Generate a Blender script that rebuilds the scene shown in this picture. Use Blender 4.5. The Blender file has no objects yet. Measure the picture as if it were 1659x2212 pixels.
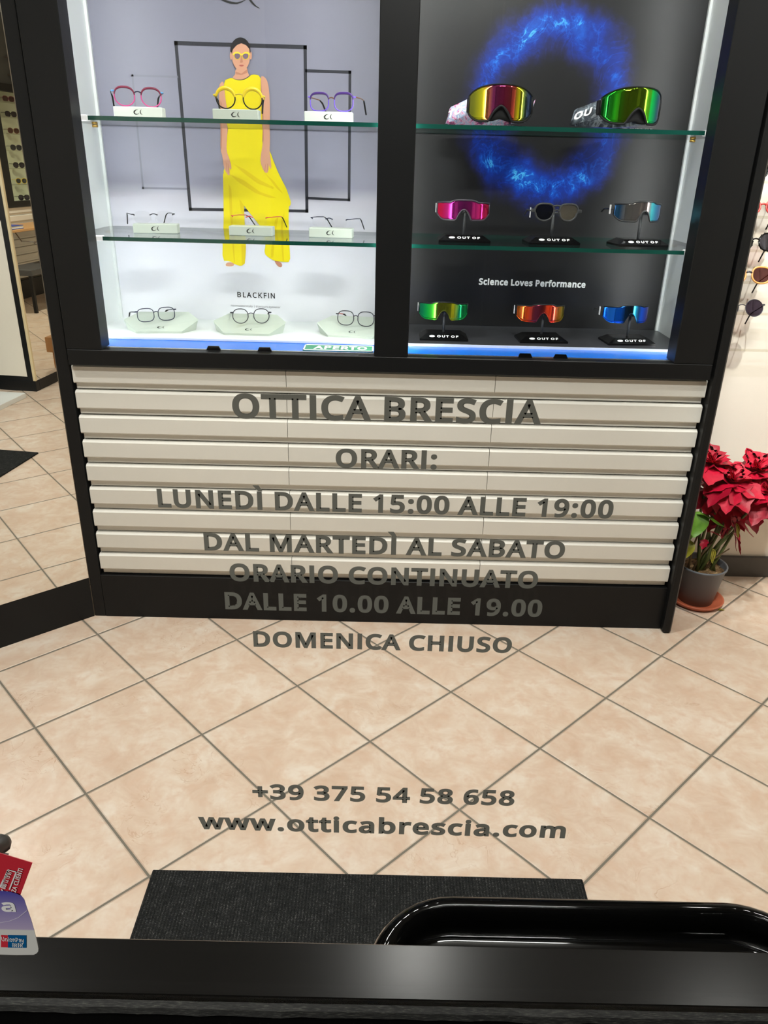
import bpy, math, random
from mathutils import Vector, Matrix, Euler
random.seed(7)
SC = bpy.context.scene
COL = SC.collection
rad = math.radians

# ------------------------------------------------------------------ camera, world, lights, exposure
CW, CH, CF = 1659.0, 2212.0, 1662.977
CR = Matrix(((0.99972, -0.02348941, -0.00286615), (0.00709991, 0.41328256, -0.91057516), (0.0225734, 0.91029983, 0.4133336)))
CC = Vector((-0.01058626, -2.27550854, 1.45398446))
cam = bpy.data.cameras.new('camera'); cam.sensor_fit = 'HORIZONTAL'; cam.sensor_width = 36; cam.lens = CF / CW * 36
cam.clip_start = 0.02
co = bpy.data.objects.new('camera', cam); COL.objects.link(co)
co.matrix_world = Matrix.Translation(CC) @ CR.to_4x4()
SC.camera = co
SC.view_settings.view_transform = 'Standard'; SC.view_settings.look = 'None'
SC.view_settings.gamma = 1; SC.view_settings.use_curve_mapping = False
SC.view_settings.exposure = 0.0
try:
    SC.cycles.use_denoising = True
    SC.cycles.max_bounces = 10; SC.cycles.transparent_max_bounces = 24; SC.cycles.glossy_bounces = 6
    SC.cycles.caustics_reflective = False; SC.cycles.caustics_refractive = False
    SC.cycles.sample_clamp_indirect = 40
except Exception:
    pass
W = bpy.data.worlds.new('world'); SC.world = W; W.use_nodes = True
W.node_tree.nodes['Background'].inputs[0].default_value = (0.95, 0.93, 0.85, 1)
W.node_tree.nodes['Background'].inputs[1].default_value = 0.035

def lamp(name, kind, loc, target, power, color=(1, 0.9, 0.78), **k):
    d = bpy.data.lights.new(name, kind); d.energy = power; d.color = color
    for a, b in k.items(): setattr(d, a, b)
    o = bpy.data.objects.new(name, d); COL.objects.link(o); o.location = loc
    o.rotation_euler = (Vector(target) - Vector(loc)).to_track_quat('-Z', 'Y').to_euler()
    return o
CEIL = 2.95
SPOTS = [(-1.3, -0.95, 44), (0.14, -0.40, 30), (1.15, -0.7, 15), (0.95, -1.0, 0), (1.35, -0.7, 0)]
for x, y, p in SPOTS:
    if p: lamp('downlight_lamp', 'SPOT', (x, y, CEIL - 0.03), (x, y, 0), p * 2.7, (1, 0.965, 0.925), spot_size=rad(105), spot_blend=0.7, shadow_soft_size=0.05)
lamp('wall_lamp', 'SPOT', (0.95, -1.0, CEIL - 0.08), (1.4, 0.41, 1.1), 190, (1, 0.975, 0.93), spot_size=rad(46), spot_blend=1.0, shadow_soft_size=0.025)
lamp('wall_lamp', 'SPOT', (1.35, -0.7, CEIL - 0.08), (1.5, 0.41, 1.1), 130, (1, 0.975, 0.93), spot_size=rad(46), spot_blend=1.0, shadow_soft_size=0.025)
lamp('downlight_lamp', 'SPOT', (4.2, -0.7, CEIL - 0.03), (4.4, -0.5, 0), 240, (1, 0.93, 0.82), spot_size=rad(120), spot_blend=0.7, shadow_soft_size=0.06)
lamp('ceiling_fill', 'AREA', (0.3, -1.75, CEIL - 0.06), (0.1, 1.0, 1.3), 50, (1, 0.975, 0.94), shape='RECTANGLE', size=0.7, size_y=0.08)  # added fill, tilted to brighten the slats more than the front floor
lamp('sticker_fill', 'AREA', (-3.2, -3.6, 1.9), (0, -1.9, 1.1), 110, (1, 0.97, 0.9), shape='RECTANGLE', size=1.2, size_y=1.0)  # added out of view, brightens the door stickers and vinyl lettering

# ------------------------------------------------------------------ picture measuring helpers (design time positions on real planes)
def ray(x, y): return CR @ Vector(((x - CW / 2) / CF, -(y - CH / 2) / CF, -1.0))
def FY(x, y, Y): d = ray(x, y); return CC + d * ((Y - CC.y) / d.y)
def FZ(x, y, z): d = ray(x, y); return CC + d * ((z - CC.z) / d.z)
def FX(x, y, X): d = ray(x, y); return CC + d * ((X - CC.x) / d.x)

# ------------------------------------------------------------------ materials
def lin(c): return tuple(((v / 12.92) if v <= 0.04045 else ((v + 0.055) / 1.055) ** 2.4) for v in c)
def rgb(r, g, b): return lin((r / 255, g / 255, b / 255)) + (1,)
def mat(name, color, rough=0.5, metal=0.0, spec=0.5, coat=0.0, emit=None, estr=0.0):
    m = bpy.data.materials.new(name); m.use_nodes = True; b = m.node_tree.nodes['Principled BSDF']
    b.inputs['Base Color'].default_value = color; b.inputs['Roughness'].default_value = rough
    b.inputs['Metallic'].default_value = metal; b.inputs['Specular IOR Level'].default_value = spec
    b.inputs['Coat Weight'].default_value = coat
    if emit: b.inputs['Emission Color'].default_value = emit; b.inputs['Emission Strength'].default_value = estr
    return m
class N:
    def __init__(s, m): s.t = m.node_tree; s.n = s.t.nodes; s.b = s.n.get('Principled BSDF')
    def new(s, kind, **k):
        x = s.n.new(kind)
        for a, b in k.items(): setattr(x, a, b)
        return x
    def put(s, sock, v):
        if hasattr(v, 'links'): s.t.links.new(v, sock)
        else: sock.default_value = v
    def math(s, op, a, b=0.0, c=0.0, clamp=False):
        x = s.new('ShaderNodeMath', operation=op, use_clamp=clamp)
        s.put(x.inputs[0], a); s.put(x.inputs[1], b); s.put(x.inputs[2], c); return x.outputs[0]
    def noise(s, vec, scale, detail=4, rough=0.55, dist=0.0):
        x = s.new('ShaderNodeTexNoise'); s.put(x.inputs['Vector'], vec); x.inputs['Scale'].default_value = scale
        x.inputs['Detail'].default_value = detail; x.inputs['Roughness'].default_value = rough; x.inputs['Distortion'].default_value = dist
        return x.outputs[0]
    def ramp(s, fac, stops, interp='LINEAR'):
        x = s.new('ShaderNodeValToRGB'); s.put(x.inputs[0], fac); r = x.color_ramp; r.interpolation = interp
        while len(r.elements) < len(stops): r.elements.new(0.5)
        for e, (p, c) in zip(r.elements, stops): e.position = p; e.color = c
        return x.outputs[0]
    def mix(s, fac, a, b, blend='MIX'):
        x = s.new('ShaderNodeMix', data_type='RGBA', blend_type=blend)
        s.put(x.inputs[0], fac); s.put(x.inputs[6], a); s.put(x.inputs[7], b); return x.outputs[2]
    def obj(s): return s.new('ShaderNodeTexCoord').outputs['Object']
    def xyz(s, v):
        x = s.new('ShaderNodeSeparateXYZ'); s.put(x.inputs[0], v); return x.outputs
    def maprange(s, v, a, b, c=0.0, d=1.0, kind='SMOOTHSTEP'):
        x = s.new('ShaderNodeMapRange', interpolation_type=kind)
        for i, q in enumerate((v, a, b, c, d)): s.put(x.inputs[i], q)
        return x.outputs[0]
    def bump(s, h, strength=0.3, dist=0.002):
        x = s.new('ShaderNodeBump'); x.inputs['Strength'].default_value = strength; x.inputs['Distance'].default_value = dist
        s.put(x.inputs['Height'], h); s.t.links.new(x.outputs[0], s.b.inputs['Normal'])
def clear_glass(name, tint=(1, 1, 1, 1), ior=1.45, gain=1.0, rough=0.0):
    m = bpy.data.materials.new(name); m.use_nodes = True; q = N(m); q.n.clear()
    out = q.new('ShaderNodeOutputMaterial'); tr = q.new('ShaderNodeBsdfTransparent'); gl = q.new('ShaderNodeBsdfGlossy')
    tr.inputs[0].default_value = tint; gl.inputs['Roughness'].default_value = rough
    lw = q.new('ShaderNodeLayerWeight'); lw.inputs[0].default_value = 0.5; f0 = ((ior - 1) / (ior + 1)) ** 2
    fac = q.math('MULTIPLY', q.math('MULTIPLY_ADD', q.math('POWER', lw.outputs['Facing'], 5.0), 1 - f0, f0), gain, clamp=True)
    mx = q.new('ShaderNodeMixShader'); q.put(mx.inputs[0], fac)
    q.t.links.new(tr.outputs[0], mx.inputs[1]); q.t.links.new(gl.outputs[0], mx.inputs[2]); q.t.links.new(mx.outputs[0], out.inputs[0])
    return m
def coated_lens(name, stops, half, metal=0.75, rough=0.1, see=0.0):
    """mirror tint; its angle-dependent sheen is painted across the lens, left to right"""
    m = mat(name, (0, 0, 0, 1), rough, metal, 0.6); q = N(m)
    x = q.xyz(q.obj())[0]
    f = q.math('ADD', q.math('MULTIPLY', x, 0.5 / half), 0.5)
    q.put(q.b.inputs['Base Color'], q.ramp(f, stops))  # colour shift of the coating with viewing angle, put into the base colour
    if see: q.b.inputs['Alpha'].default_value = 1 - see
    return m
M = {}
M['black'] = mat('black_laminate', rgb(17, 18, 19), 0.4, spec=0.22)
M['black_gloss'] = mat('black_gloss', rgb(10, 10, 11), 0.07, spec=0.3)
M['black_matte'] = mat('black_matte', rgb(16, 16, 17), 0.6, spec=0.25)
M['pull'] = mat('polished_black_pull', rgb(4, 4, 4), 0.04, spec=0.09)
M['dark_grey'] = mat('dark_grey', rgb(70, 72, 74), 0.45)
M['slat'] = mat('beige_grey_laminate', rgb(218, 216, 208), 0.38)
M['slot'] = mat('slot_dark', rgb(70, 66, 58), 0.7)
M['white'] = mat('white_panel', rgb(226, 230, 230), 0.45)
M['case_white'] = mat('showcase_white', rgb(242, 246, 246), 0.35)
M['stand_white'] = mat('stand_white', rgb(222, 230, 222), 0.4)
M['stand_green'] = mat('stand_sage', rgb(190, 200, 188), 0.4)
M['blue'] = mat('blue_film', rgb(16, 112, 226), 0.25, spec=0.5)
M['blackboard'] = mat('black_base_board', rgb(52, 52, 56), 0.35)
M['wall'] = mat('cream_wall', rgb(236, 230, 218), 0.6)
M['ceiling'] = mat('white_ceiling', rgb(235, 233, 228), 0.8)
M['baseboard'] = mat('anthracite_skirting', rgb(72, 70, 68), 0.5)
M['glass'] = clear_glass('door_glass', (0.97, 0.985, 0.975, 1), 1.45, 0.7)
M['pane'] = clear_glass('showcase_glass', (0.985, 0.99, 0.99, 1), 1.35, 0.5)
M['shelf'] = clear_glass('shelf_glass', (0.965, 0.985, 0.98, 1), 1.5, 1.0)
M['shelf_edge'] = mat('green_glass_edge', rgb(16, 70, 60), 0.12, spec=0.7)
M['acrylic'] = clear_glass('clear_acrylic', (0.93, 0.92, 0.88, 1), 1.45, 1.0)
M['lens'] = clear_glass('clear_lens', (0.985, 0.985, 0.985, 1), 1.45, 0.6)
M['lens_dark'] = clear_glass('smoke_lens', (0.28, 0.25, 0.32, 1), 1.6, 1.3)
M['lens_grey'] = clear_glass('grey_lens', (0.30, 0.31, 0.36, 1), 1.6, 1.3)
M['lens_brown'] = clear_glass('brown_lens', (0.42, 0.27, 0.27, 1), 1.6, 1.3)
M['lens_pink'] = clear_glass('pink_lens', (0.5, 0.2, 0.26, 1), 1.6, 1.3)
M['cap'] = mat('white_plastic_cap', rgb(245, 245, 245), 0.4)
M['brass'] = mat('brass', rgb(200, 160, 80), 0.3, 0.9)
M['steel'] = mat('steel', rgb(190, 190, 190), 0.25, 0.9)
M['gunmetal'] = mat('gunmetal', rgb(66, 66, 74), 0.35, 0.6)
M['navy'] = mat('navy_metal', rgb(38, 44, 70), 0.35, 0.4)
M['trim'] = mat('cream_trim', rgb(222, 205, 165), 0.4)
M['led'] = mat('led_diffuser', (1, 1, 1, 1), 0.4, emit=rgb(255, 252, 250), estr=25.0)
M['led_soft'] = mat('far_led_diffuser', (1, 1, 1, 1), 0.4, emit=rgb(255, 245, 225), estr=18.0)
M['vinyl'] = mat('grey_vinyl', rgb(132, 131, 121), 0.7, spec=0.1)
M['ink'] = mat('black_ink', rgb(28, 30, 30), 0.5)
M['white_ink'] = mat('white_ink', rgb(245, 245, 245), 0.5)
M['grey_ink'] = mat('grey_ink', rgb(120, 120, 125), 0.5)
M['terracotta'] = mat('terracotta', rgb(178, 92, 62), 0.5)
M['pot'] = mat('grey_plastic_pot', rgb(104, 108, 114), 0.5)
M['stem'] = mat('plant_stem', rgb(92, 104, 52), 0.6)
M['stem_brown'] = mat('woody_stem', rgb(104, 84, 56), 0.7)
M['sage_card'] = mat('pale_sage_back', rgb(206, 214, 186), 0.5)
M['wood'] = mat('beech_board', rgb(196, 150, 98), 0.4)
M['card'] = mat('cardboard', rgb(176, 124, 72), 0.7)
M['mirror'] = mat('mirror_silver', (0.9, 0.9, 0.86, 1), 0.0, 1.0)
def leaf_mat(name, c1, c2):
    m = mat(name, c1, 0.5); q = N(m); v = q.obj()
    q.put(q.b.inputs['Base Color'], q.mix(q.noise(v, 28, 3), c1, c2)); q.bump(q.noise(v, 90, 3), 0.25, 0.003); return m
M['bract'] = leaf_mat('red_bract', rgb(226, 8, 58), rgb(168, 2, 42))
M['bract2'] = leaf_mat('deep_red_bract', rgb(196, 6, 48), rgb(132, 2, 34))
M['leaf'] = leaf_mat('green_leaf', rgb(112, 160, 30), rgb(62, 116, 24))
M['leaf_yellow'] = leaf_mat('yellow_leaf', rgb(168, 160, 40), rgb(126, 128, 30))
def soil_mat():
    m = mat('dry_bark_soil', rgb(120, 94, 62), 0.9); q = N(m); v = q.obj()
    q.put(q.b.inputs['Base Color'], q.ramp(q.noise(v, 70, 5), [(0.3, rgb(58, 44, 30)), (0.5, rgb(138, 108, 72)), (0.7, rgb(190, 164, 120))])); q.bump(q.noise(v, 70, 5), 1.0, 0.01); return m
M['soil'] = soil_mat()
def floor_mat():
    m = mat('beige_stone_tile', (1, 1, 1, 1), 0.3, spec=0.45); q = N(m); v = q.obj(); X = q.xyz(v); T = 0.33
    a = rad(-46.5295); ox, oy = -0.4821, -0.1255
    dx = q.math('SUBTRACT', X[0], ox); dy = q.math('SUBTRACT', X[1], oy)
    u = q.math('ADD', q.math('MULTIPLY', dx, math.cos(a) / T), q.math('MULTIPLY', dy, math.sin(a) / T))
    w = q.math('ADD', q.math('MULTIPLY', dx, math.sin(a) / T), q.math('MULTIPLY', dy, -math.cos(a) / T))
    eu = q.math('PINGPONG', u, 0.5); ew = q.math('PINGPONG', w, 0.5)
    d = q.math('MINIMUM', eu, ew)
    grout = q.maprange(d, 0.0065, 0.0105, 1, 0)
    cid = q.new('ShaderNodeCombineXYZ'); q.put(cid.inputs[0], q.math('FLOOR', u)); q.put(cid.inputs[1], q.math('FLOOR', w))
    wn = q.new('ShaderNodeTexWhiteNoise', noise_dimensions='3D'); q.put(wn.inputs['Vector'], cid.outputs[0])
    off = q.new('ShaderNodeVectorMath', operation='MULTIPLY_ADD'); q.put(off.inputs[0], wn.outputs['Color']); off.inputs[1].default_value = (7, 7, 7); q.put(off.inputs[2], v)
    n1 = q.noise(off.outputs[0], 11, 9, 0.66, 0.5); n2 = q.noise(off.outputs[0], 30, 5, 0.6); n3 = q.noise(off.outputs[0], 11, 4, 0.5, 1.6)
    base = q.ramp(n1, [(0.32, rgb(200, 172, 150)), (0.5, rgb(213, 193, 174)), (0.66, rgb(222, 210, 196))])
    base = q.mix(q.maprange(n2, 0.45, 0.75), base, rgb(206, 178, 156))
    vein = q.math('ABSOLUTE', q.math('SUBTRACT', n3, 0.5)); vein = q.maprange(vein, 0.0, 0.012, 0.7, 0)
    vein = q.math('MULTIPLY', vein, q.maprange(q.noise(off.outputs[0], 4, 2), 0.5, 0.7))
    base = q.mix(vein, base, rgb(176, 138, 108))
    base = q.mix(q.math('MULTIPLY', wn.outputs['Value'], 0.16), base, rgb(228, 206, 184))
    q.put(q.b.inputs['Base Color'], q.mix(grout, base, rgb(116, 110, 98)))
    q.put(q.b.inputs['Roughness'], q.math('ADD', q.math('MULTIPLY', grout, 0.45), q.math('ADD', 0.24, q.math('MULTIPLY', n2, 0.14))))
    h = q.math('SUBTRACT', q.maprange(d, 0.004, 0.02), q.math('MULTIPLY', n2, 0.05)); q.bump(h, 0.9, 0.003)
    return m
M['floor'] = floor_mat()
def carpet_mat():
    m = mat('ribbed_grey_carpet', rgb(50, 50, 50), 0.95, spec=0.1); q = N(m); v = q.obj(); X = q.xyz(v)
    n = q.noise(v, 420, 3, 0.7); k = q.noise(v, 60, 4)
    rib = q.math('SINE', q.math('MULTIPLY', X[0], 900.0))
    f = q.math('ADD', q.math('ADD', q.math('MULTIPLY', n, 0.9), q.math('MULTIPLY', rib, 0.05)), q.math('MULTIPLY', q.math('SUBTRACT', k, 0.5), 0.25))
    q.put(q.b.inputs['Base Color'], q.ramp(f, [(0.3, rgb(22, 23, 23)), (0.54, rgb(44, 45, 45)), (0.7, rgb(104, 104, 103))]))
    q.bump(q.math('ADD', n, q.math('MULTIPLY', rib, 0.25)), 0.7, 0.004); return m
M['carpet'] = carpet_mat()
def satin_black():
    m = mat('brushed_black_metal', rgb(52, 54, 56), 0.3, 0.0, 0.11); q = N(m); v = q.obj()
    mp = q.new('ShaderNodeMapping'); q.put(mp.inputs[0], v); mp.inputs['Scale'].default_value = (4, 300, 300)
    n = q.noise(mp.outputs[0], 3, 4); q.put(q.b.inputs['Roughness'], q.math('ADD', 0.2, q.math('MULTIPLY', n, 0.05)))
    q.put(q.b.inputs['Base Color'], q.mix(q.noise(v, 9, 3), rgb(12, 11, 10), rgb(18, 17, 16))); return m
M['satin'] = satin_black()
def gasket_mat():
    m = mat('worn_rubber_gasket', rgb(60, 60, 56), 0.7); q = N(m); v = q.obj()
    mp = q.new('ShaderNodeMapping'); q.put(mp.inputs[0], v); mp.inputs['Scale'].default_value = (70, 700, 700)
    q.put(q.b.inputs['Base Color'], q.ramp(q.noise(mp.outputs[0], 2.2, 5, 0.65), [(0.42, rgb(16, 16, 15)), (0.56, rgb(40, 41, 39)), (0.72, rgb(88, 87, 80))])); return m
M['gasket'] = gasket_mat()

# ------------------------------------------------------------------ mesh builder
class MB:
    def __init__(s): s.v = []; s.f = []; s.m = []; s.s = []
    def add(s, vs, fs, mi=0, smooth=False):
        o = len(s.v); s.v += [Vector(p) for p in vs]
        for f in fs: s.f.append([i + o for i in f]); s.m.append(mi); s.s.append(smooth)
        return s
    def box(s, a, b, mi=0):
        x0, y0, z0 = a; x1, y1, z1 = b
        return s.add([(x0, y0, z0), (x1, y0, z0), (x1, y1, z0), (x0, y1, z0), (x0, y0, z1), (x1, y0, z1), (x1, y1, z1), (x0, y1, z1)],
                     [(0, 3, 2, 1), (4, 5, 6, 7), (0, 1, 5, 4), (1, 2, 6, 5), (2, 3, 7, 6), (3, 0, 4, 7)], mi)
    def bevbox(s, a, b, r=0.004, mi=0):
        """box whose twelve edges are chamfered"""
        x0, y0, z0 = a; x1, y1, z1 = b; L = []
        P = [(x, y, z) for x in (0, 1) for y in (0, 1) for z in (0, 1)]; idx = {}
        for c in P:
            p = [(x0, x1)[c[0]], (y0, y1)[c[1]], (z0, z1)[c[2]]]; sg = [1 - 2 * k for k in c]
            for ax in range(3):
                w = [p[k] + (0 if k == ax else sg[k] * r) for k in range(3)]; idx[(c, ax)] = len(L); L.append(w)
        F = []
        for ax in range(3):
            o1, o2 = [k for k in range(3) if k != ax]
            for e in (0, 1):
                q = []
                for (i, j) in ((0, 0), (1, 0), (1, 1), (0, 1)):
                    c = [0, 0, 0]; c[ax] = e; c[o1] = i; c[o2] = j; q.append(idx[(tuple(c), ax)])
                F.append(q)
            for i in (0, 1):
                for j in (0, 1):
                    c0 = [0, 0, 0]; c0[o1] = i; c0[o2] = j; c1 = list(c0); c1[ax] = 1; c0, c1 = tuple(c0), tuple(c1)
                    F.append([idx[(c0, o1)], idx[(c1, o1)], idx[(c1, o2)], idx[(c0, o2)]])
        for c in P: F.append([idx[(c, 0)], idx[(c, 1)], idx[(c, 2)]])
        s.add(L, F, mi); s.fix = True; return s
    def tube(s, path, r, closed=False, k=8, mi=0, flat=1.0, cap=True):
        """round tube; r a number or one per point; flat squashes it along its second axis"""
        P = [Vector(p) for p in path]; n = len(P); rr = r if hasattr(r, '__len__') else [r] * n
        o = len(s.v); prev = None
        for i in range(n):
            a = P[(i - 1) % n] if (closed or i) else P[0]; b = P[(i + 1) % n] if (closed or i < n - 1) else P[-1]
            t = (b - a).normalized() if (b - a).length > 1e-9 else Vector((0, 0, 1))
            if prev is None:
                up = Vector((0, 0, 1)) if abs(t.z) < 0.9 else Vector((0, 1, 0)); e1 = t.cross(up).normalized()
                if closed and abs(t.y) < 0.9: e1 = Vector((0, 1, 0)) - t * t.y; e1.normalize()
            else:
                e1 = prev - t * prev.dot(t); e1.normalize()
            prev = e1; e2 = t.cross(e1)
            for j in range(k):
                q = 2 * math.pi * j / k; s.v.append(P[i] + e1 * (math.cos(q) * rr[i]) + e2 * (math.sin(q) * rr[i] * flat))
        for i in range(n if closed else n - 1):
            for j in range(k):
                i2 = (i + 1) % n
                s.f.append([o + i * k + j, o + i * k + (j + 1) % k, o + i2 * k + (j + 1) % k, o + i2 * k + j]); s.m.append(mi); s.s.append(True)
        if not closed and cap:
            s.f.append([o + j for j in range(k)][::-1]); s.f.append([o + (n - 1) * k + j for j in range(k)]); s.m += [mi, mi]; s.s += [False, False]
        return s
    def lathe(s, prof, c=(0, 0, 0), k=32, mi=0, smooth=True):
        o = len(s.v); c = Vector(c)
        for r, z in prof:
            for j in range(k): q = 2 * math.pi * j / k; s.v.append(c + Vector((r * math.cos(q), r * math.sin(q), z)))
        for i in range(len(prof) - 1):
            for j in range(k):
                s.f.append([o + i * k + j, o + i * k + (j + 1) % k, o + (i + 1) * k + (j + 1) % k, o + (i + 1) * k + j]); s.m.append(mi); s.s.append(smooth)
        return s
    def prism(s, pts, depth, mi=0, mi_side=None, smooth=False):
        """closed outline of 3-D points pushed along the vector depth"""
        d = Vector(depth); n = len(pts); P = [Vector(p) for p in pts]
        o = len(s.v); s.v += P + [p + d for p in P]
        s.f.append([o + i for i in range(n)]); s.f.append([o + n + i for i in range(n)][::-1]); s.m += [mi, mi]; s.s += [False, False]
        for i in range(n):
            j = (i + 1) % n; s.f.append([o + i, o + n + i, o + n + j, o + j]); s.m.append(mi if mi_side is None else mi_side); s.s.append(smooth)
        return s
    def extrude_x(s, prof, x0, x1, mi=0):
        return s.prism([(x0, y, z) for y, z in prof], (x1 - x0, 0, 0), mi)
    def poly(s, pts, mi=0): return s.add(pts, [list(range(len(pts)))], mi)
    def merge(s, o, T=None, mi=None):
        b = len(s.v); s.v += [(T @ p if T else p.copy()) for p in o.v]
        s.f += [[i + b for i in f] for f in o.f]; s.m += (o.m if mi is None else [mi] * len(o.m)); s.s += o.s; return s
    def build(s, name, mats, parent=None, origin=(0, 0, 0)):
        me = bpy.data.meshes.new(name); o = Vector(origin)
        me.from_pydata([tuple(p - o) for p in s.v], [], s.f)
        for m in (mats if isinstance(mats, (list, tuple)) else [mats]): me.materials.append(m)
        me.polygons.foreach_set('material_index', s.m); me.polygons.foreach_set('use_smooth', s.s)
        me.update()
        import bmesh
        bm = bmesh.new(); bm.from_mesh(me)
        closed = [f for f in bm.faces if all(len(e.link_faces) == 2 for e in f.edges)]
        if closed: bmesh.ops.recalc_face_normals(bm, faces=closed)
        bm.to_mesh(me); bm.free()
        ob = bpy.data.objects.new(name, me); COL.objects.link(ob)
        if parent: ob.parent = parent
        else: ob.location = o
        return ob
def tag(o, label, cat=None, group=None):
    o['label'] = label
    if cat: o['category'] = cat
    if group: o['group'] = group
    return o
def thing(name, label, cat, loc, rot=(0, 0, 0), group=None):
    o = bpy.data.objects.new(name, None); COL.objects.link(o); o.location = loc; o.rotation_euler = rot; o.empty_display_size = 0.05
    return tag(o, label, cat, group)
def struct(o): o['kind'] = 'structure'; return o
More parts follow.
